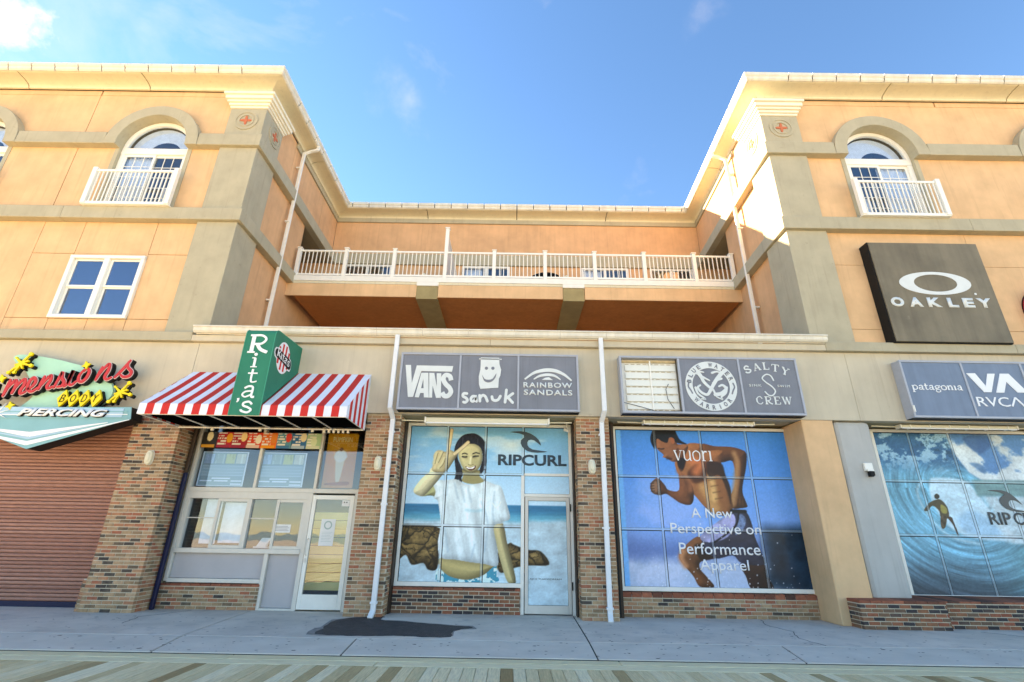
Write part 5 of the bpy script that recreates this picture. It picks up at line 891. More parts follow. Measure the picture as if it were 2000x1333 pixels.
for i, (a, c) in enumerate(((-6.86, -5.60), (-5.53, -4.40))):
    m_ = (a+c)/2
    o = B().box(m_-.03, m_+.03, 11.04, 11.1, 1.12, 2.10).box(m_+.03, c, 11.045, 11.08, 2.04, 2.10).box(m_+.03, c, 11.045, 11.08, 1.12, 1.18).box(c-.035, c, 11.046, 11.08, 1.18, 2.04).obj('serving_window', F_, IS, bev=.004)
    B().box(a, m_-.03, 11.10, 11.106, 1.12, 2.10).obj('pane', GLASSW, o); B().box(m_+.03, c-.035, 11.06, 11.066, 1.18, 2.04).obj('pane', GLASSW, o); B().box(a, m_-.03, 11.085, 11.10, 1.70, 1.72).obj('glazing_bar', F_, o)
B().box(-6.60, -6.26, 11.25, 11.26, 1.2, 2.09).box(-6.17, -5.64, 11.2, 11.21, 1.22, 2.03).obj('roller_blind', CURT, IS)
B().box(-4.98, -4.62, 11.058, 11.0595, 1.44, 1.60).obj('notice', PAPER, IS); b = B()
for i in range(4): b.box(-4.94, -4.68+.03*(i % 2), 11.056, 11.0578, 1.56-.028*i, 1.567-.028*i)
b.obj('notice_print', INK2, IS); B().box(-5.45, -5.15, 11.3, 11.45, 1.13, 1.16).box(-5.4, -5.2, 11.32, 11.4, 1.16, 1.33, lambda x, y, z: (x+(z-1.16)*.6, y, z)).obj('paper_stack', PAPER, IS)
# door
dr = B().box(-4.23, -4.15, 11.0, 11.06, .03, 2.20).box(-3.43, -3.34, 11.0, 11.06, .03, 2.20).box(-4.15, -3.43, 11.0, 11.06, 2.11, 2.20).box(-4.15, -3.43, 11.0, 11.06, .03, .30).obj('door', WHITE, IS, bev=.006)
B().box(-3.34, -3.2, 11.01, 11.2, 0, 2.24).obj('door_jamb', F_, IS)
B().box(-4.15, -3.43, 11.03, 11.036, .30, 2.11).obj('glass', GLASSW, dr); B().tube([(-4.19, 11.0, 1.02), (-4.19, 10.93, 1.03), (-4.19, 10.93, 1.32), (-4.19, 11.0, 1.33)], .013).obj('handle', ALU, dr)
B().box(-4.215, -4.175, 10.985, 11.0, .88, .96).obj('lock', ALU, dr)
B().box(-3.98, -3.68, 11.024, 11.028, 1.20, 1.72).obj('door_notice', PAPER, dr); b = B().prism(circ(-3.83, 1.60, .085, 20), 11.0215, 11.024, None, [circ(-3.83, 1.60, .06, 20)])
for i in range(7): b.box(-3.94, -3.72-.02*(i % 3), 11.022, 11.0238, 1.46-.03*i, 1.465-.03*i)
b.obj('notice_print', mat('grey_green_ink', (.35, .45, .40), .6), dr)
B().box(-3.60, -3.44, 1.98, 2.10, 0, 1, lambda x, y, z: (x, 11.024+.004*z, y)).obj('sticker', PAPER, dr, fix=True); B().prism(circ(-3.55, 2.06, .014, 10), 11.020, 11.0235).prism(circ(-3.50, 2.06, .014, 10), 11.020, 11.0235).obj('sticker_mark', INK2, dr, fix=True)
YW = mat('yellow_reflection_board', (.84, .66, .26), .8, .1, 2)  # yellow boards painted as the sunlit boardwalk reflected in the door glass
bb = B()
for i in range(9): bb.box(-4.3, -3.3, 11.30+.012*i, 11.31+.012*i, .35+.17*i, .35+.17*i+.155)
bb.obj('reflection_slats', YW, IS)
room = B().box(-7.0, -3.2, 13.0, 13.05, 0, 3.84).box(-7.05, -7.0, 11.2, 13.0, 0, 3.84).box(-3.2, -3.15, 11.2, 13.0, 0, 3.84).obj('room_interior', mat('shop_room', (.13, .12, .10), .9), IS)
B().box(-6.9, -3.2, 11.6, 13, 1.0, 1.05).obj('counter', mat('counter_top', (.35, .30, .22), .6), IS)
# menus and posters behind the glass (flat prints)
def paint_menu(x0, x1, z0, z1):
    def f(p):
        X, Z = (p.X-x0)/(x1-x0), (p.Z-z0)/(z1-z0); p.c = np.tile([.52, .64, .68], (len(X), 1)); 
        for k, c in enumerate(((.62, .76, .88), (.66, .78, .78), (.74, .80, .58), (.84, .90, .86))):
            m = (X > .06+.23*k) & (X < .26+.23*k) & (Z > .66) & (Z < .93); p.c[m] = c
            m2 = m & (np.abs(np.sin(Z*90)) < .5) & (fbm(X*30, Z*3, k) > .45); p.c[m2] = np.array(c)*.78
        for q in range(7): m = np.abs(Z-(.58-.045*q)) < .012; p.c[m & (X > .05) & (X < .95)] = (.62, .74, .80)
        for a, b_, z in ((.3, .7, .22), (.06, .32, .15), (.36, .66, .15), (.72, .96, .15), (.72, .96, .07)): p.c[(X > a) & (X < b_) & (np.abs(Z-z) < .018)] = (.86, .92, .97)
        ed = (X < .03) | (X > .97) | (Z < .03) | (Z > .97); p.c[ed] = (.80, .86, .90)
    return f
for x0, x1 in ((-6.88, -5.86), (-5.62, -4.56)):
    o = print_pane(IS, x0, x1, 2.36, 3.10, 11.14, paint_menu(x0, x1, 2.36, 3.10), 1.0, .013, PRINTM, 'menu_board')
ms = [(.95, .80, .50), (.72, .10, .14), (.66, .12, .16), (.86, .24, .12), (.90, .42, .14), (.30, .55, .60), (.12, .40, .58), (.62, .74, .56)]
def paint_strip(p):
    X = (p.X+6.90)/(2.66)*8; Z = (p.Z-3.17)/.35; k = np.clip(X.astype(int), 0, 7); u = X-k; p.c = np.array(ms)[k]; p.c[(k == 0)] = (.16, .14, .10)
    for j in range(8):
        m = (k == j) & (j > 0) & (np.abs((Z*6) % 1-.5) < .28) & (u > .05) & (u < .62) & (fbm(X*9+j, np.floor(Z*6)*3., j, 2) > .38); p.c[m] = (.88, .86, .80)
        cx = .78 if j not in (0, 7, 1) else (.5 if j != 1 else .82); cz = (.7, .62, .7, .55, .62, .7, .72, .45)[j]
        d = np.hypot((u-cx)/.20, (Z-cz)/.30); m = (k == j) & (d < 1); p.c[m] = ((.93, .86, .66), (.90, .62, .16), (.93, .80, .55), (.92, .88, .78), (.88, .50, .2), (.85, .25, .2), (.90, .84, .66), (.80, .84, .68))[j]
        m = (k == j) & (Z < .2) & (u < .9); p.c[m] = ((.85, .58, .18), (.62, .08, .2), (.60, .08, .2), (.86, .70, .62), (.93, .56, .12), (.20, .45, .6), (.62, .70, .74), (.80, .80, .66))[j]
    p.c[np.abs(u) < .02] *= .5
print_pane(IS, -6.90, -4.25, 3.17, 3.51, 11.005, paint_strip, .95, .012, PRINTM, 'menu_strip')
def paint_pump(p):
    X = (p.X+4.15)/.68; Z = (p.Z-2.36)/1.19; t = ss(.1, .9, Z)[:, None]; p.c = np.array([.80, .50, .28])[None]*(1-t)+np.array([.86, .58, .06])[None]*t
    p.fill([(-3.95, 3.05), (-3.68, 3.05), (-3.72, 2.95), (-3.78, 2.5), (-3.86, 2.5), (-3.92, 2.95)], (.86, .80, .68), .02); p.disc(-3.82, 3.05, .14, (.88, .86, .80), .02); p.disc(-3.82, 3.2, .04, (.45, .2, .06)); p.fill([(-4.05, 2.42), (-3.6, 2.42), (-3.6, 2.5), (-4.05, 2.46)], (.62, .28, .10), .02)
print_pane(IS, -4.15, -3.47, 2.36, 3.55, 11.16, paint_pump, .95, .014, PRINTM, 'dessert_poster'); text('PUMPKIN', (-4.03, -3.60, 3.36, 3.47), 11.156, mat('pale_yellow_ink', (.85, .75, .35), .6), IS, depth=.002)
# navy pipe in the pier reveal, rails
t_ = thing('navy_rail', 'navy blue painted shutter rail left of the takeaway shopfront', 'shutter rail', (-6.95, 10.9, 0)); B().box(-7.02, -6.94, 10.82, 10.90, 0, 2.6).obj('lower_rail', NAVY, t_, bev=.02); B().box(-7.02, -6.94, 10.82, 10.90, 2.601, 3.83).obj('upper_rail', DBROWN, t_, bev=.02)
# --- awning
AW = thing('striped_awning', 'red and white striped awning over the takeaway shopfront', 'awning', (-5.05, 10.3, 3.5))
ax0, ax1, yf, zt, zv, zb = -7.02, -3.10, 9.05, 4.69, 3.665, 3.46
n = 27; ws = (ax1-ax0)/n
bxl, bxr = -5.30, -4.72
for k in range(n):
    a, c = ax0+k*ws, ax0+(k+1)*ws; m_ = AWW if k % 2 == 0 else RED
    b = B()
    for s0, s1 in ([(a, c)] if c <= bxl or a >= bxr else ([(a, bxl)] if a < bxl else [])+([(bxr, c)] if c > bxr else [])):
        for q in range(4):
            t0, t1 = q/4, (q+1)/4; sag = lambda t: -.02*math.sin(math.pi*t)
            b.quad((s0, 10.3+(yf-10.3)*t1, zt+(zv-zt)*t1+sag(t1)), (s1, 10.3+(yf-10.3)*t1, zt+(zv-zt)*t1+sag(t1)), (s1, 10.3+(yf-10.3)*t0, zt+(zv-zt)*t0+sag(t0)), (s0, 10.3+(yf-10.3)*t0, zt+(zv-zt)*t0+sag(t0)))
        b.quad((s0, yf-.004, zb), (s1, yf-.004, zb), (s1, yf, zv), (s0, yf, zv))
    if b.v: b.obj('stripe', m_, AW)
for sx_, nm in ((ax0, 0), (ax1, 1)):
    for k in range(9):
        y0, y1 = yf+(10.3-yf)*k/9, yf+(10.3-yf)*(k+1)/9; zz = lambda y: zv+(zt-zv)*(y-yf)/(10.3-yf); B().quad((sx_, y0, zb), (sx_, y1, zb), (sx_, y1, zz(y1)-.004), (sx_, y0, zz(y0)-.004)).obj('side_stripe', AWW if k % 2 == 0 else RED, AW)
B().quad((ax0+.01, yf+.02, zb+.05), (ax0+.01, 10.3, zb+.05), (ax1-.01, 10.3, zb+.05), (ax1-.01, yf+.02, zb+.05)).obj('underside', FABB, AW)
fr = B(); y_ = lambda k: 0
fr.tube([(ax0+.02, yf+.02, zb+.005), (ax1-.02, yf+.02, zb+.005)], .014).tube([(ax0+.02, 10.27, zb+.005), (ax1-.02, 10.27, zb+.005)], .018)
for k in range(7): x = ax0+.02+(ax1-ax0-.04)*k/6; fr.tube([(x, yf+.02, zb+.008), (x, 10.27, zb+.008)], .013)
fr.obj('frame_tube', VINYL, AW)
hk = B()
for x in (-6.3, -5.3, -4.2): hk.box(x, x+.05, 10.24, 10.28, zb-.06, zb-.01)
for k in range(6): hk.box(-3.95+.1*k, -3.91+.1*k, 10.24, 10.28, zb-.07, zb-.02)
hk.obj('hook', VINYL, AW)
GB = thing('green_sign_box', 'tall green fabric sign box with white vertical name rising from the awning', 'awning sign', (-5.01, 9.7, 3.5))
prof = [(9.03, 3.455), (9.03, 5.10), (9.05, 5.16), (9.09, 5.195), (9.16, 5.212), (10.298, 5.26), (10.298, 4.70), (9.05, 3.68)]
B().prism(prof, bxl, bxr, lambda u, v, d: (d, u, v)).obj('fabric_box', GREEN, GB, fix=True)
edg = mat('green_piping', (.02, .30, .19), .6); pb = B()
for x in (bxl, bxr): pb.tube([(x, 9.028, 3.46), (x, 9.028, 5.10), (x, 9.05, 5.165), (x, 9.09, 5.2), (x, 9.16, 5.216), (x, 10.29, 5.262)], .008, 6)
pb.obj('piping', edg, GB)
gl = {'R': TR['g_R'], 'i': TR['g_i'], 't': TR['g_t'], 'a': TR['g_a'], 's': TR['g_s']}
for ch, bx in gl.items():
    (xa, zt_), (xb, zb_) = bx; xa += .02; b = B(); h = zt_-zb_
    cxm = {'R': -5.01, 'i': -5.0, 't': -5.0, 'a': -4.99, 's': -4.97}[ch]; wd_ = {'R': .40, 'i': .32, 't': .32, 'a': .31, 's': .28}[ch]
    if ch == 'i': glyph(b, 'i', cxm-wd_*.30, zb_, wd_, h*.72, 9.018, 9.03, bold=1.0); b.prism(circ(cxm-.02, zt_-.02, .032, 12), 9.018, 9.03)
    elif ch == 't': glyph(b, 't', cxm-wd_*.34, zb_, wd_, h*.72, 9.018, 9.03)
    else: glyph(b, ch, cxm-wd_/2, zb_, wd_, h, 9.018, 9.03, bold=1.1)
    b.obj('lettering', LETW, GB, fix=True)
b = B(); glyph(b, "'", -5.20, TR['g_q'][1][1]-.12, .22, .22, 9.018, 9.03, bold=1.3); b.obj('lettering', LETW, GB, fix=True)
# oval emblem on both sides of the box
for sx_, sg in ((bxr, 1), (bxl, -1)):
    Fm = lambda u, v, d, sx_=sx_, sg=sg: (sx_+sg*d, 9.51+u*sg, 4.765+v)
    emb = B().prism(circ(0, 0, .285, 32, .33), .004, .0, Fm).prism(spl([(-.36, .11), (.0, .11), (.35, .06), (.36, -.18), (.0, -.13), (-.36, -.08)], 3), .0035, 0, Fm).obj('emblem', LETW, GB, fix=True)
    for k in range(7):
        xx = -.245+.07*k; lo = -.305*math.sqrt(max(0, 1-(abs(xx+.035)/.27)**2)); m_ = RED if k % 2 == 0 else LETW
        B().prism([(xx, lo*.93), (xx+.066, lo*.93), (xx+.066, -lo*.93), (xx, -lo*.93)], .008, .0041, Fm).obj('emblem_stripe', m_, emb, fix=True)
    B().prism(spl([(-.335, .09), (.0, .085), (.325, .035), (.335, -.15), (.0, -.105), (-.335, -.06)], 3), .012, .0081, Fm).obj('emblem_band', BLACK, emb, fix=True)
    b = B(); x = -.30
    for ch, wd_, h in (('R', .155, .175), ('i', .075, .115), ('t', .10, .12), ('a', .115, .115), ("'", .06, .13), ('s', .11, .115)):
        if ch == "'": glyph(b, ch, x-.015, -.045-.1*(x+.30), .1, .12, .017, .0121, Fm)
        else: glyph(b, ch, x, -.045-.11*(x+.30), wd_/GL[ch][1], h, .017, .0121, Fm, bold=1.1)
        x += wd_*(1 if ch != "'" else .6)
    b.obj('lettering', LETW, emb, fix=True)

# ================================================================ signs over the storefronts
def cabinet(label, x0, x1, divs, face, frame, z0=3.87, z1=5.135, blank=False, y=10.05):
    T = thing('shop_sign', label, 'shop sign', ((x0+x1)/2, 10.2, z0)); t = .045
    B().box(x0, x1, y, 10.295, z1-t, z1).box(x0, x1, y, 10.295, z0, z0+t).box(x0, x0+t, y, 10.295, z0+t, z1-t).box(x1-t, x1, y, 10.295, z0+t, z1-t).obj('frame', frame, T, bev=.006)
    B().box(x0+.01, x1-.01, y+.07, 10.296, z0-.012, z0-.001).obj('underside', BLACK, T)
    for d_ in divs: B().box(d_-.02, d_+.02, y+.002, y+.06, z0+t, z1-t).obj('divider', frame, T)
    xs = [x0+t]+list(divs)+[x1-t]
    for i, (a, c) in enumerate(zip(xs[:-1], xs[1:])):
        if blank and i == 0: continue
        B().box(a+(.021 if i else .001), c-(.021 if i < len(divs) else .001), y+.02, y+.035, z0+t+.001, z1-t-.001).obj('face_panel', face, T)
    return T
S1 = cabinet('grey sign with a smiling bag face, above the beach photo window', -2.43, 1.41, (-1.14, .115), SIGNG, SIGNF)
yl = 10.058
def pr(name, pts, m, T, y=yl, dep=.011, holes=(), sm=0): return B().prism(spl(pts, sm) if sm else pts, y, y+dep, None, holes).obj(name, m, T, fix=True)
pr('lettering', TR['v_V'], LET, S1); pr('lettering', TR['v_A'], LET, S1, holes=(TR['v_Ah'],)); pr('lettering', TR['v_N'], LET, S1, y=yl+.001); B().ribbon(TR['v_S'], .098, yl, yl+.011, round_=False).obj('lettering', LET, S1, fix=True)
fc = pr('face_logo', TR['k_face'], LET, S1, sm=0); B().ribbon(TR['k_ear'], .02, yl, yl+.01).obj('face_tab', LET, S1, fix=True)
for e in ('k_e1', 'k_e2'): pr('face_eye', circ(*TR[e][0], .036, 14), SIGNG, S1, y=yl-.004, dep=.003)
pr('face_mouth', TR['k_mouth'], SIGNG, S1, y=yl-.004, dep=.003, sm=2)
for nme in ('k_s', 'k_a', 'k_n', 'k_u', 'k_k'):
    b = B()
    for j, q in enumerate([k for k in TR if k.startswith(nme) and (len(k) == 3 or k[3:].isdigit())]): b.ribbon(TR[q], .058, yl-.0008*j, yl+.011)
    b.obj('lettering', LET, S1, fix=True)
B().ribbon(TR['r_1'], lambda t: .03+.05*math.sin(math.pi*t), yl, yl+.011, round_=False).ribbon(TR['r_2'], lambda t: .02+.04*math.sin(math.pi*t), yl-.001, yl+.011, round_=False).prism(TR['r_3'], yl, yl+.011).obj('rainbow_logo', LET, S1, fix=True)
text('RAINBOW', (.225, 1.265, 4.385, 4.50), yl, LET, S1, bold=.02, spacing=1.15, depth=.011); text('SANDALS', (.235, 1.262, 4.22, 4.34), yl, LET, S1, bold=.02, spacing=1.15, depth=.011)
S2 = cabinet('grey sign with its left panel missing, above the running man window', 2.30, 6.14, (3.58, 4.875), SIGNG, SIGNF, blank=True)
B().box(2.346, 3.559, 10.2, 10.21, 3.916, 5.09).obj('exposed_backing', mat('raw_sign_backing', (.72, .72, .66), .7, .1, 3), S2); b = B(); lt = B()
for k in range(7):
    z = 4.98-.17*k
    for j in range(8): b.box(2.45+.13*j, 2.53+.13*j, 10.192, 10.2, z, z+.012)
b.obj('backing_slot', mat('rust_line', (.42, .36, .26), .8), S2)
for k in range(6): B().box(2.44, 3.54, 10.17, 10.199, 4.83-.17*k, 4.955-.17*k).obj('light_strip', mat('led_strip', (.74, .76, .70), .6), S2, bev=.004)
B().box(2.97, 3.0, 10.15, 10.2, 3.95, 5.06).obj('brace', VINYL, S2); B().box(2.38, 3.55, 10.16, 10.199, 5.02, 5.06).obj('rusty_strip', mat('rusty_cream', (.55, .42, .24), .7, .3, 9), S2)
B().tube([(3.35, 10.16, 4.54), (3.28, 10.15, 4.42), (3.3, 10.15, 4.2), (3.42, 10.16, 4.0)], .006, 5).tube([(2.36, 10.16, 4.12), (2.7, 10.15, 4.03), (3.0, 10.14, 3.94), (3.3, 10.14, 3.935), (3.54, 10.15, 3.95)], .006, 5).obj('loose_wire', BLACK, S2)
cx, cz = TR['bw_c'][0]; cx = 4.225; cz = 4.485; pr('ring_logo', circ(cx, cz, .545, 48), LET, S2, holes=(circ(cx, cz, .395, 40),))
def arc_text(body, cx, cz, r, a0, a1, h, m, T, y, flip=False, serif_=False, bold=0.03, wf=.75):
    n = len(body)
    for i, ch in enumerate(body):
        if ch == ' ': continue
        t = math.radians(a0+(a1-a0)*i/(n-1)); px, pz = cx+r*math.cos(t), cz+r*math.sin(t); rot = t-math.pi/2 + (math.pi if flip else 0); c, s_ = math.cos(rot), math.sin(rot)
        Fm = lambda u, v, d, px=px, pz=pz, c=c, s_=s_: (px+u*c-v*s_, d, pz+u*s_+v*c)
        wd_ = h*wf*(1.25 if ch == 'W' else (.25 if ch == 'I' else 1))
        if serif_:
            b = B(); glyph(b, ch, -wd_*.5, -h/2, wd_, h, y, y+.01, Fm, bold=1.0); b.obj('lettering', m, T, fix=True)
        else: text(ch, (-wd_/2, wd_/2, -h/2, h/2), y, m, T, bold=bold, f=Fm, depth=.003)
arc_text('BLUE WATER', cx, cz, .47, 168, 20, .095, SIGNG, S2, yl-.005); arc_text('WARRIOR', cx, cz, .47, 222, 318, .095, SIGNG, S2, yl-.005, flip=True)
b = B()
for i in range(1, 10): b.ribbon([(q[0]-.0, q[1]) for q in TR['h_%d' % i]], (lambda t, i=i: (.085 if i < 4 else .05)*(1-.55*t)), yl-.0007*i, yl+.011)
b.obj('crossed_tails_logo', LET, S2, fix=True)
for sg in (-1, 1): B().ribbon([(cx+sg*.47, cz+.06), (cx+sg*.49, cz-.02), (cx+sg*.45, cz-.1), (cx+sg*.42, cz-.17)], .03, yl-.005, yl-.001).obj('ring_ornament', SIGNG, S2, fix=True)
for ch, xx, zz, ro in (('S', 5.02, 4.76, .42), ('A', 5.20, 4.83, .2), ('L', 5.40, 4.865, .02), ('T', 5.57, 4.84, -.16), ('Y', 5.76, 4.79, -.38)):
    b = B(); glyph(b, ch, xx, zz, .16, .165, yl, yl+.011, rot=ro, bold=1.15); b.obj('lettering', LET, S2, fix=True)
serif('CREW', 5.13, 5.88, 4.10, .17, yl, LET, S2, depth=.011, bold=1.05, track=.22)
B().ribbon(TR['sc_hook'], lambda t: .026, yl, yl+.011).obj('hook_logo', LET, S2, fix=True)
text('SINK', (5.035, 5.30, 4.485, 4.535), yl, LET, S2, spacing=1.25, depth=.011); text('SWIM', (5.64, 5.90, 4.48, 4.53), yl, LET, S2, spacing=1.25, depth=.011)
S3 = cabinet('blue-grey sign with white serif and angular lettering at the right edge', 8.37, 12.3, (9.70, 10.985), SIGNB, SIGNF)
serif('patagonia', 8.50, 9.575, 4.475, .10, yl, LETW, S3, depth=.011, bold=1.25)
pr('angular_logo', TR['va_V'], LETW, S3); pr('angular_logo', TR['va_A'], LETW, S3); text('RVC', (9.79, 10.47, 4.13, 4.335), yl, LETW, S3, bold=.0, depth=.011)
B().ribbon([(10.50, 4.14), (10.62, 4.33)], .035, yl, yl+.011, round_=False).ribbon([(10.62, 4.33), (10.76, 4.14)], .035, yl-.001, yl+.011, round_=False).obj('lettering', LETW, S3, fix=True)
B().tube([(8.40, 10.04, 3.98), (8.40, 10.04, 4.12)], .02).obj('cable_gland', WHITE, S3)
OS = thing('square_sign', 'large weathered bronze square sign with a pale oval ring logo', 'sign', (9.8, 10.2, 5.6))
B().box(8.49, 11.12, 10.13, 10.398, 5.58, 8.18).obj('cabinet', BLACK, OS, bev=.006); B().box(8.51, 11.10, 10.10, 10.129, 5.60, 8.16).obj('face_panel', OAK, OS, bev=.004)
pr('ring_logo', circ(9.79, 7.065, .83, 56, .30), LET, OS, y=10.09, holes=(circ(9.80, 7.07, .50, 48, .225),)); 
for i, (ch, a, c) in enumerate((('O', 8.63, 8.93), ('A', 9.05, 9.35), ('K', 9.47, 9.78), ('L', 9.93, 10.16), ('E', 10.28, 10.53), ('Y', 10.60, 10.93))): text(ch, (a, c, 6.45, 6.69), 10.09, LET, OS, bold=.05, depth=.009)
pr('mark', circ(10.64, 6.80, .028, 10), LET, OS, y=10.09)
RD = thing('round_sign', 'round red sign at the right edge beside the square sign', 'sign', (12.0, 10.3, 6.6)); B().prism(circ(12.56, 6.5, .62, 40), 10.2, 10.39).obj('disc', SRED, RD, fix=True); B().prism(circ(12.56, 6.5, .64, 40), 10.39, 10.399).obj('rim', BLACK, RD, fix=True)

# ================================================================ mint boomerang sign, left
MS = thing('boomerang_sign', 'mint and teal retro sign with red script and yellow starbursts at the left edge', 'sign', (-10, 10.2, 3.8))
ys = 10.06
B().prism(TR['d_wedge'], 9.97, 10.29, None).obj('wedge_side', BLACK, MS, fix=True); B().prism(TR['d_wedge'], 9.955, 9.969).obj('wedge_face', TEAL, MS, fix=True)
B().box(TR['d_wedge'][0][0]+.02, -8.0, 9.945, 9.9545, 3.585, 3.765).obj('stripe_band', LBLUE, MS)
for q, m_, wd_ in (('d_l1', TEAL, .022), ('d_l2', LETW, .016), ('d_l3', TEAL, .022)): B().ribbon([(TR[q][0][0], TR[q][0][1]), (TR[q][1][0]-.01, TR[q][1][1])], wd_, 9.94, 9.944, round_=False).obj('pinstripe', m_, MS, fix=True)
for q, m_, wd_ in (('d_ch1', LETW, .10), ('d_ch2', LBLUE, .05), ('d_ch3', LETW, .085)):
    a, b_, c = [Vector(p) for p in TR[q]]; B().ribbon([a, b_], lambda t, w=wd_: w*(.4+.6*t), 9.949, 9.954, round_=False).ribbon([b_, c], lambda t, w=wd_: w*(1-.85*t), 9.948, 9.954, round_=False).obj('chevron', m_, MS, fix=True)
kd = spl(TR['d_kid'], 4); B().prism(kd, 10.10, 10.18).obj('mint_panel', MINT, MS, fix=True); B().prism([(x, z) for x, z in kd], 10.181, 10.24).obj('mint_panel_side', BLACK, MS, fix=True)
low = [p for p in kd]; 
B().prism(spl([(-12.2, 3.36), (-10.667, 3.42), (-10.2, 3.5), (-9.3, 3.62), (-9.2, 3.75), (-11.5, 3.78)], 3), 9.93, 9.9445).obj('mint_tail', MINT, MS, fix=True) if 0 else None
for k in range(len([q for q in TR if q.startswith('d_s')])):
    P_ = TR['d_s%02d' % k]; nmw = lambda t: .066*(.6+.4*math.sin(math.pi*min(1, max(0, t*.9+.05))))
    B().ribbon([(x+.018, z-.012) for x, z in P_], lambda t: nmw(t)+.035, 9.985+.0007*k, 10.08).obj('script_side', BLACK, MS, fix=True)
    B().ribbon(P_, lambda t: nmw(t)+.022, 9.975+.0007*k, 9.984).obj('script_outline', mat('pink_white_outline', (.80, .62, .60), .5), MS, fix=True)
    B().ribbon(P_, nmw, 9.955+.0009*k, 9.974).obj('script_letter', SRED, MS, fix=True)
def burst(c, s, m=YEL):
    x, z = c; bk = B(); b = B(); k = 0
    for a, l, r in ((58, 1, .17), (-12, .92, .16), (250, .88, .13), (228, 1.15, .15), (140, .75, .10), (22, .55, .09), (200, .45, .07), (300, .5, .07)):
        a = math.radians(a); e = (x+s*l*math.cos(a), z+s*l*math.sin(a)); b.ribbon([(x, z), e], lambda t: s*(.22-.12*t), 9.99-.0006*k, 10.03, round_=False).prism(circ(*e, s*r, 14), 9.99-.0006*k-.0003, 10.03)
        e2 = (e[0]+.03, e[1]-.03); bk.ribbon([(x+.03, z-.03), e2], lambda t: s*(.22-.12*t), 10.031+.0006*k, 10.10, round_=False).prism(circ(*e2, s*r, 14), 10.031+.0006*k, 10.10); k += 1
    o = b.obj('starburst', m, MS, fix=True); bk.obj('starburst_side', BLACK, o, fix=True)
burst(TR['d_b1'][0], .25); burst(TR['d_b2'][0], .24)
def spark(c, s, m, y0=9.98, n=4, inn=.35):
    p = []; 
    for i in range(2*n): r = s if i % 2 == 0 else s*inn; a = math.pi*i/n+.35; p.append((c[0]+r*math.cos(a), c[1]+r*math.sin(a)))
    B().prism(p, y0, y0+.03).obj('sparkle', m, MS, fix=True); B().prism([(u+.02, v-.02) for u, v in p], y0+.031, y0+.08).obj('sparkle_side', BLACK, MS, fix=True)
for q in ('d_k1', 'd_k2', 'd_k3'): spark(TR[q][0], .10, YEL, 9.935, 4, .45)
spark(TR['d_w'][0], .24, LETW, 9.93, 8, .14)
for i, ch in enumerate('BODY'):
    c = TR['d_d%d' % i][0]; dm = [(c[0]-.115, c[1]), (c[0]+.02, c[1]+.19), (c[0]+.115, c[1]), (c[0]-.02, c[1]-.19)]
    B().prism(dm, 10.0-.002*i, 10.04).obj('diamond', YEL, MS, fix=True); B().prism([(u+.035, v-.02) for u, v in dm], 10.041, 10.098).obj('diamond_side', BLACK, MS, fix=True)
    text(ch, (c[0]-.05, c[0]+.055, c[1]-.08, c[1]+.08), 9.99-.002*i, BLACK, MS, bold=-.012, shear=.25, depth=.006)
text('PIERCING', (-10.13, -8.30, 3.575, 3.735), 9.915, LETW, MS, bold=.035, shear=.35, depth=.01); text('PIERCING', (-10.105, -8.275, 3.56, 3.72), 9.926, BLACK, MS, bold=.05, shear=.35, depth=.013, name='lettering_shadow')

# ================================================================ downspouts, lamps, fixtures
def spout(label, pts, r=.048, m=PIPE, brackets=()):
    T = thing('downspout', label, 'downspout', pts[-1]); b = B()
    P = [Vector(p) for p in pts]
    for i in range(len(P)-1):
        q = (P[i+1]-P[i]); l = q.length; q.normalize(); a = Vector((1, 0, 0)) if abs(q.x) < .9 else Vector((0, 1, 0)); a = (a-q*a.dot(q)).normalized(); c = q.cross(a); k = len(b.v); e = r*.35
        for s_ in (-e if i else 0, l+(e if i < len(P)-2 else 0)):
            for u, v in ((-1, -.75), (1, -.75), (1, .75), (-1, .75)): b.v.append(tuple(P[i]+q*s_+a*r*u+c*r*v))
        b.f += [(k, k+1, k+5, k+4), (k+1, k+2, k+6, k+5), (k+2, k+3, k+7, k+6), (k+3, k, k+4, k+7), (k+3, k+2, k+1, k), (k+4, k+5, k+6, k+7)]
    b.obj('pipe', m, T, fix=True, bev=.012)
    for x, y, z, w_, d_ in brackets: B().box(x-w_, x+w_, y-d_, y+d_, z-.02, z+.02).obj('bracket', m, T, bev=.004)
    return T
spout('white downspout beside the ice shop door pier', [(-2.57, 10.10, 5.56), (-2.57, 10.10, 3.92), (-2.53, 10.30, 3.72), (-2.53, 10.33, .12), (-2.55, 10.22, .0)], brackets=[(-2.53, 10.33, 3.45, .062, .05), (-2.53, 10.33, 2.0, .062, .05), (-2.53, 10.33, .25, .064, .05)])
spout('white downspout between the beach photo window and the running man window', [(1.93, 10.10, 5.56), (1.93, 10.10, 3.92), (1.89, 10.30, 3.72), (1.87, 10.33, .12), (1.86, 10.24, .0)], brackets=[(1.88, 10.33, 3.45, .062, .05), (1.875, 10.33, 1.62, .075, .03), (1.87, 10.33, .22, .064, .05)])
spout('long white downspout on the inner side of the left wing', [(-6.48, 12.62, 13.22), (-6.50, 12.62, 13.06), (-6.72, 12.60, 12.98), (-6.87, 12.56, 12.86), (-6.87, 12.5, 5.72)], m=WHITE, brackets=[(-6.94, 12.55, 12.25, .07, .06), (-6.94, 12.52, 7.55, .07, .06), (-6.9, 12.52, 10.2, .07, .055)])
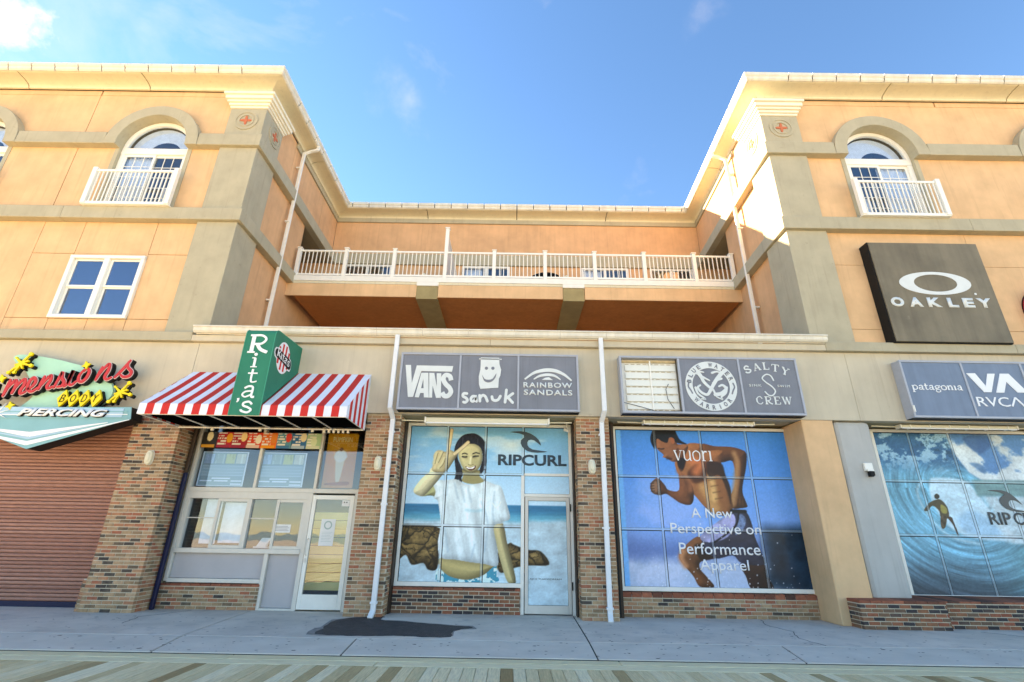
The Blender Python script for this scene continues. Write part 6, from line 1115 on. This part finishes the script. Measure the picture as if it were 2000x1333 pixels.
spout('long white downspout on the inner side of the right wing', [(6.38, 12.62, 13.22), (6.40, 12.62, 13.06), (6.62, 12.60, 12.98), (6.76, 12.56, 12.86), (6.76, 12.5, 5.72)], m=WHITE, brackets=[(6.85, 12.55, 12.25, .07, .06), (6.85, 12.52, 7.55, .07, .06), (6.8, 12.52, 10.2, .07, .055)])
def oval(label, x, z):
    T = thing('bulkhead_lamp', label, 'wall lamp', (x, 10.39, z-.12)); pts = [(x+.075*math.copysign(abs(math.cos(t))**.7, math.cos(t)), z+.145*math.copysign(abs(math.sin(t))**.8, math.sin(t))) for t in [2*math.pi*i/24 for i in range(24)]]
    b = B(); rings = []
    for k, (s_, d_) in enumerate(((1, 0), (1, .045), (.94, .07), (.80, .085), (.74, .08), (.6, .105), (.3, .118))): rings.append([(x+(u-x)*s_, 10.40-d_, z+(v-z)*(s_ if s_ > .9 else s_+.04)) for u, v in pts])
    for r_ in rings: b.v += r_
    for i in range(len(rings)-1):
        for j in range(24): b.f.append((i*24+j, i*24+(j+1) % 24, (i+1)*24+(j+1) % 24, (i+1)*24+j))
    b.f.append(tuple(range((len(rings)-1)*24, len(rings)*24))); b.obj('cover', LAMPW, T, smooth_=True, fix=True); B().prism([(x+(u-x)*1.06, z+(v-z)*1.04) for u, v in pts], 10.375, 10.398).obj('base', WHITE, T, fix=True)
oval('ivory oval lamp on the wide brick pier at left', -7.50, 2.84); oval('ivory oval lamp on the pier by the takeaway door', -2.76, 2.80); oval('ivory oval lamp on the pier left of the running man window', 1.66, 2.80)
def tubelight(label, x0, x1, z, y, n=0, big=False):
    T = thing('strip_light', label, 'strip light', ((x0+x1)/2, y, z)); h = .10 if big else .06; d_ = .11 if big else .07
    B().box(x0, x1, y-d_, y+d_, z-h/2, z+h/2).obj('housing', LAMPW, T, bev=.02); B().tube([(x0+.03, y-d_*.8, z-h/2-.012), (x1-.03, y-d_*.8, z-h/2-.012)], .02, 8).obj('tube', LETW, T)
    for e in (x0-.01, x1-.02): B().box(e, e+.03, y-d_-.01, y+d_+.01, z-h/2-.02, z+h/2+.005).obj('end_cap', WHITE, T)
    for k in range(n): x = x0+(x1-x0)*(k+.5)/n; B().box(x-.012, x+.012, y-d_-.012, y+d_*.5, z-h/2-.03, z+h/2).obj('clip', VINYL, T)
    B().tube([(x0-.55, y+.05, z+.01), (x0, y+.05, z)], .014, 6).tube([(x1, y+.05, z), (x1+.5, y+.05, z+.01)], .014, 6).obj('conduit', LAMPW, T)
tubelight('thick ivory strip light over the beach photo window', -1.85, .78, 3.72, 10.42, 0, True)
tubelight('thin clipped strip light over the running man window', 2.86, 5.25, 3.80, 10.62, 8); tubelight('thin clipped strip light over the surfer window', 8.42, 10.95, 3.80, 10.62, 6)
def seccam(label, x, y, z):
    T = thing('security_camera', label, 'security camera', (x, y, z)); B().tube([(x, y, z+.12), (x, y, z+.02), (x+.02, y-.05, z-.04)], .016).obj('arm', WHITE, T); B().tube([(x-.05, y-.0, z-.03), (x+.04, y-.12, z-.09)], .036, 10).obj('body', WHITE, T); B().box(x-.05, x+.05, y-.05, y+.05, z+.10, z+.13).obj('mount', LAMPW, T, bev=.01)
seccam('small white security camera at the top right of the beach photo window', 1.22, 10.9, 3.70); seccam('small white security camera at the top right of the running man window', 6.42, 10.55, 3.70)
T = thing('sensor_box', 'small white sensor box on the grey column', 'sensor box', (7.34, 10.3, 2.75)); B().box(7.25, 7.42, 10.30, 10.358, 2.80, 2.96).obj('casing', VINYL, T, bev=.012); B().box(7.29, 7.36, 10.24, 10.33, 2.68, 2.79).box(7.37, 7.40, 10.26, 10.33, 2.70, 2.79).obj('twin_lens', BLACK, T, bev=.01); B().box(7.27, 7.40, 10.27, 10.30, 2.79, 2.83).obj('hood', WHITE, T)
T = thing('patio_table', 'dark round patio table on the balcony behind the railing', 'patio table', (.98, 14.6, 8.74)); B().prism(circ(0, 0, .55, 28), 9.44, 9.47, lambda u, v, d: (1.05+u, 14.6+v, d)).obj('table_top', BLACK, T, fix=True); B().tube([(1.05, 14.6, 8.74), (1.05, 14.6, 9.44)], .03).obj('leg', BLACK, T); B().prism(circ(0, 0, .25, 16), 8.741, 8.77, lambda u, v, d: (1.05+u, 14.6+v, d)).obj('foot', BLACK, T, fix=True)
def chair(label, x, y, m):
    T = thing('patio_chair', label, 'patio chair', (x, y, 8.74)); B().box(x-.25, x+.25, y-.25, y+.25, 9.16, 9.19).obj('seat', m, T, bev=.01); b = B()
    for k in range(5): b.box(x-.22+.1*k, x-.19+.1*k, y+.23, y+.25, 9.19, 9.66)
    b.box(x-.25, x+.25, y+.225, y+.26, 9.66, 9.71).obj('backrest', m, T)
    for sx_ in (-.23, .23):
        for sy_ in (-.23, .23): B().tube([(x+sx_, y+sy_, 8.74), (x+sx_, y+sy_, 9.16)], .016, 6).obj('leg', m, T)
chair('dark patio chair behind the balcony rail, left of the table', .2, 14.9, BLACK); chair('dark patio chair behind the leftmost bay of the balcony rail', -4.9, 15.2, BLACK)
chair('tan patio chair behind the rightmost bay of the balcony rail', 6.0, 15.0, mat('tan_fabric', (.55, .40, .20), .8))

# ================================================================ shared group phrases
GRP = {'downspout': 'white downspouts on the walls', 'brick pier': 'brick piers between the shops', 'low brick wall': 'low brick walls under the windows', 'shop window': 'shop windows covered in printed film',
       'shop sign': 'grey shop signs over the windows', 'shutter track': 'dark shutter rails beside the windows', 'wall lamp': 'oval lamps on the brick piers', 'strip light': 'strip lights under the fascia',
       'security camera': 'small security cameras under the fascia', 'patio chair': 'patio chairs on the balcony'}
for o in COL.objects:
    if o.parent is None and o.get('category') in GRP: o['group'] = GRP[o['category']]
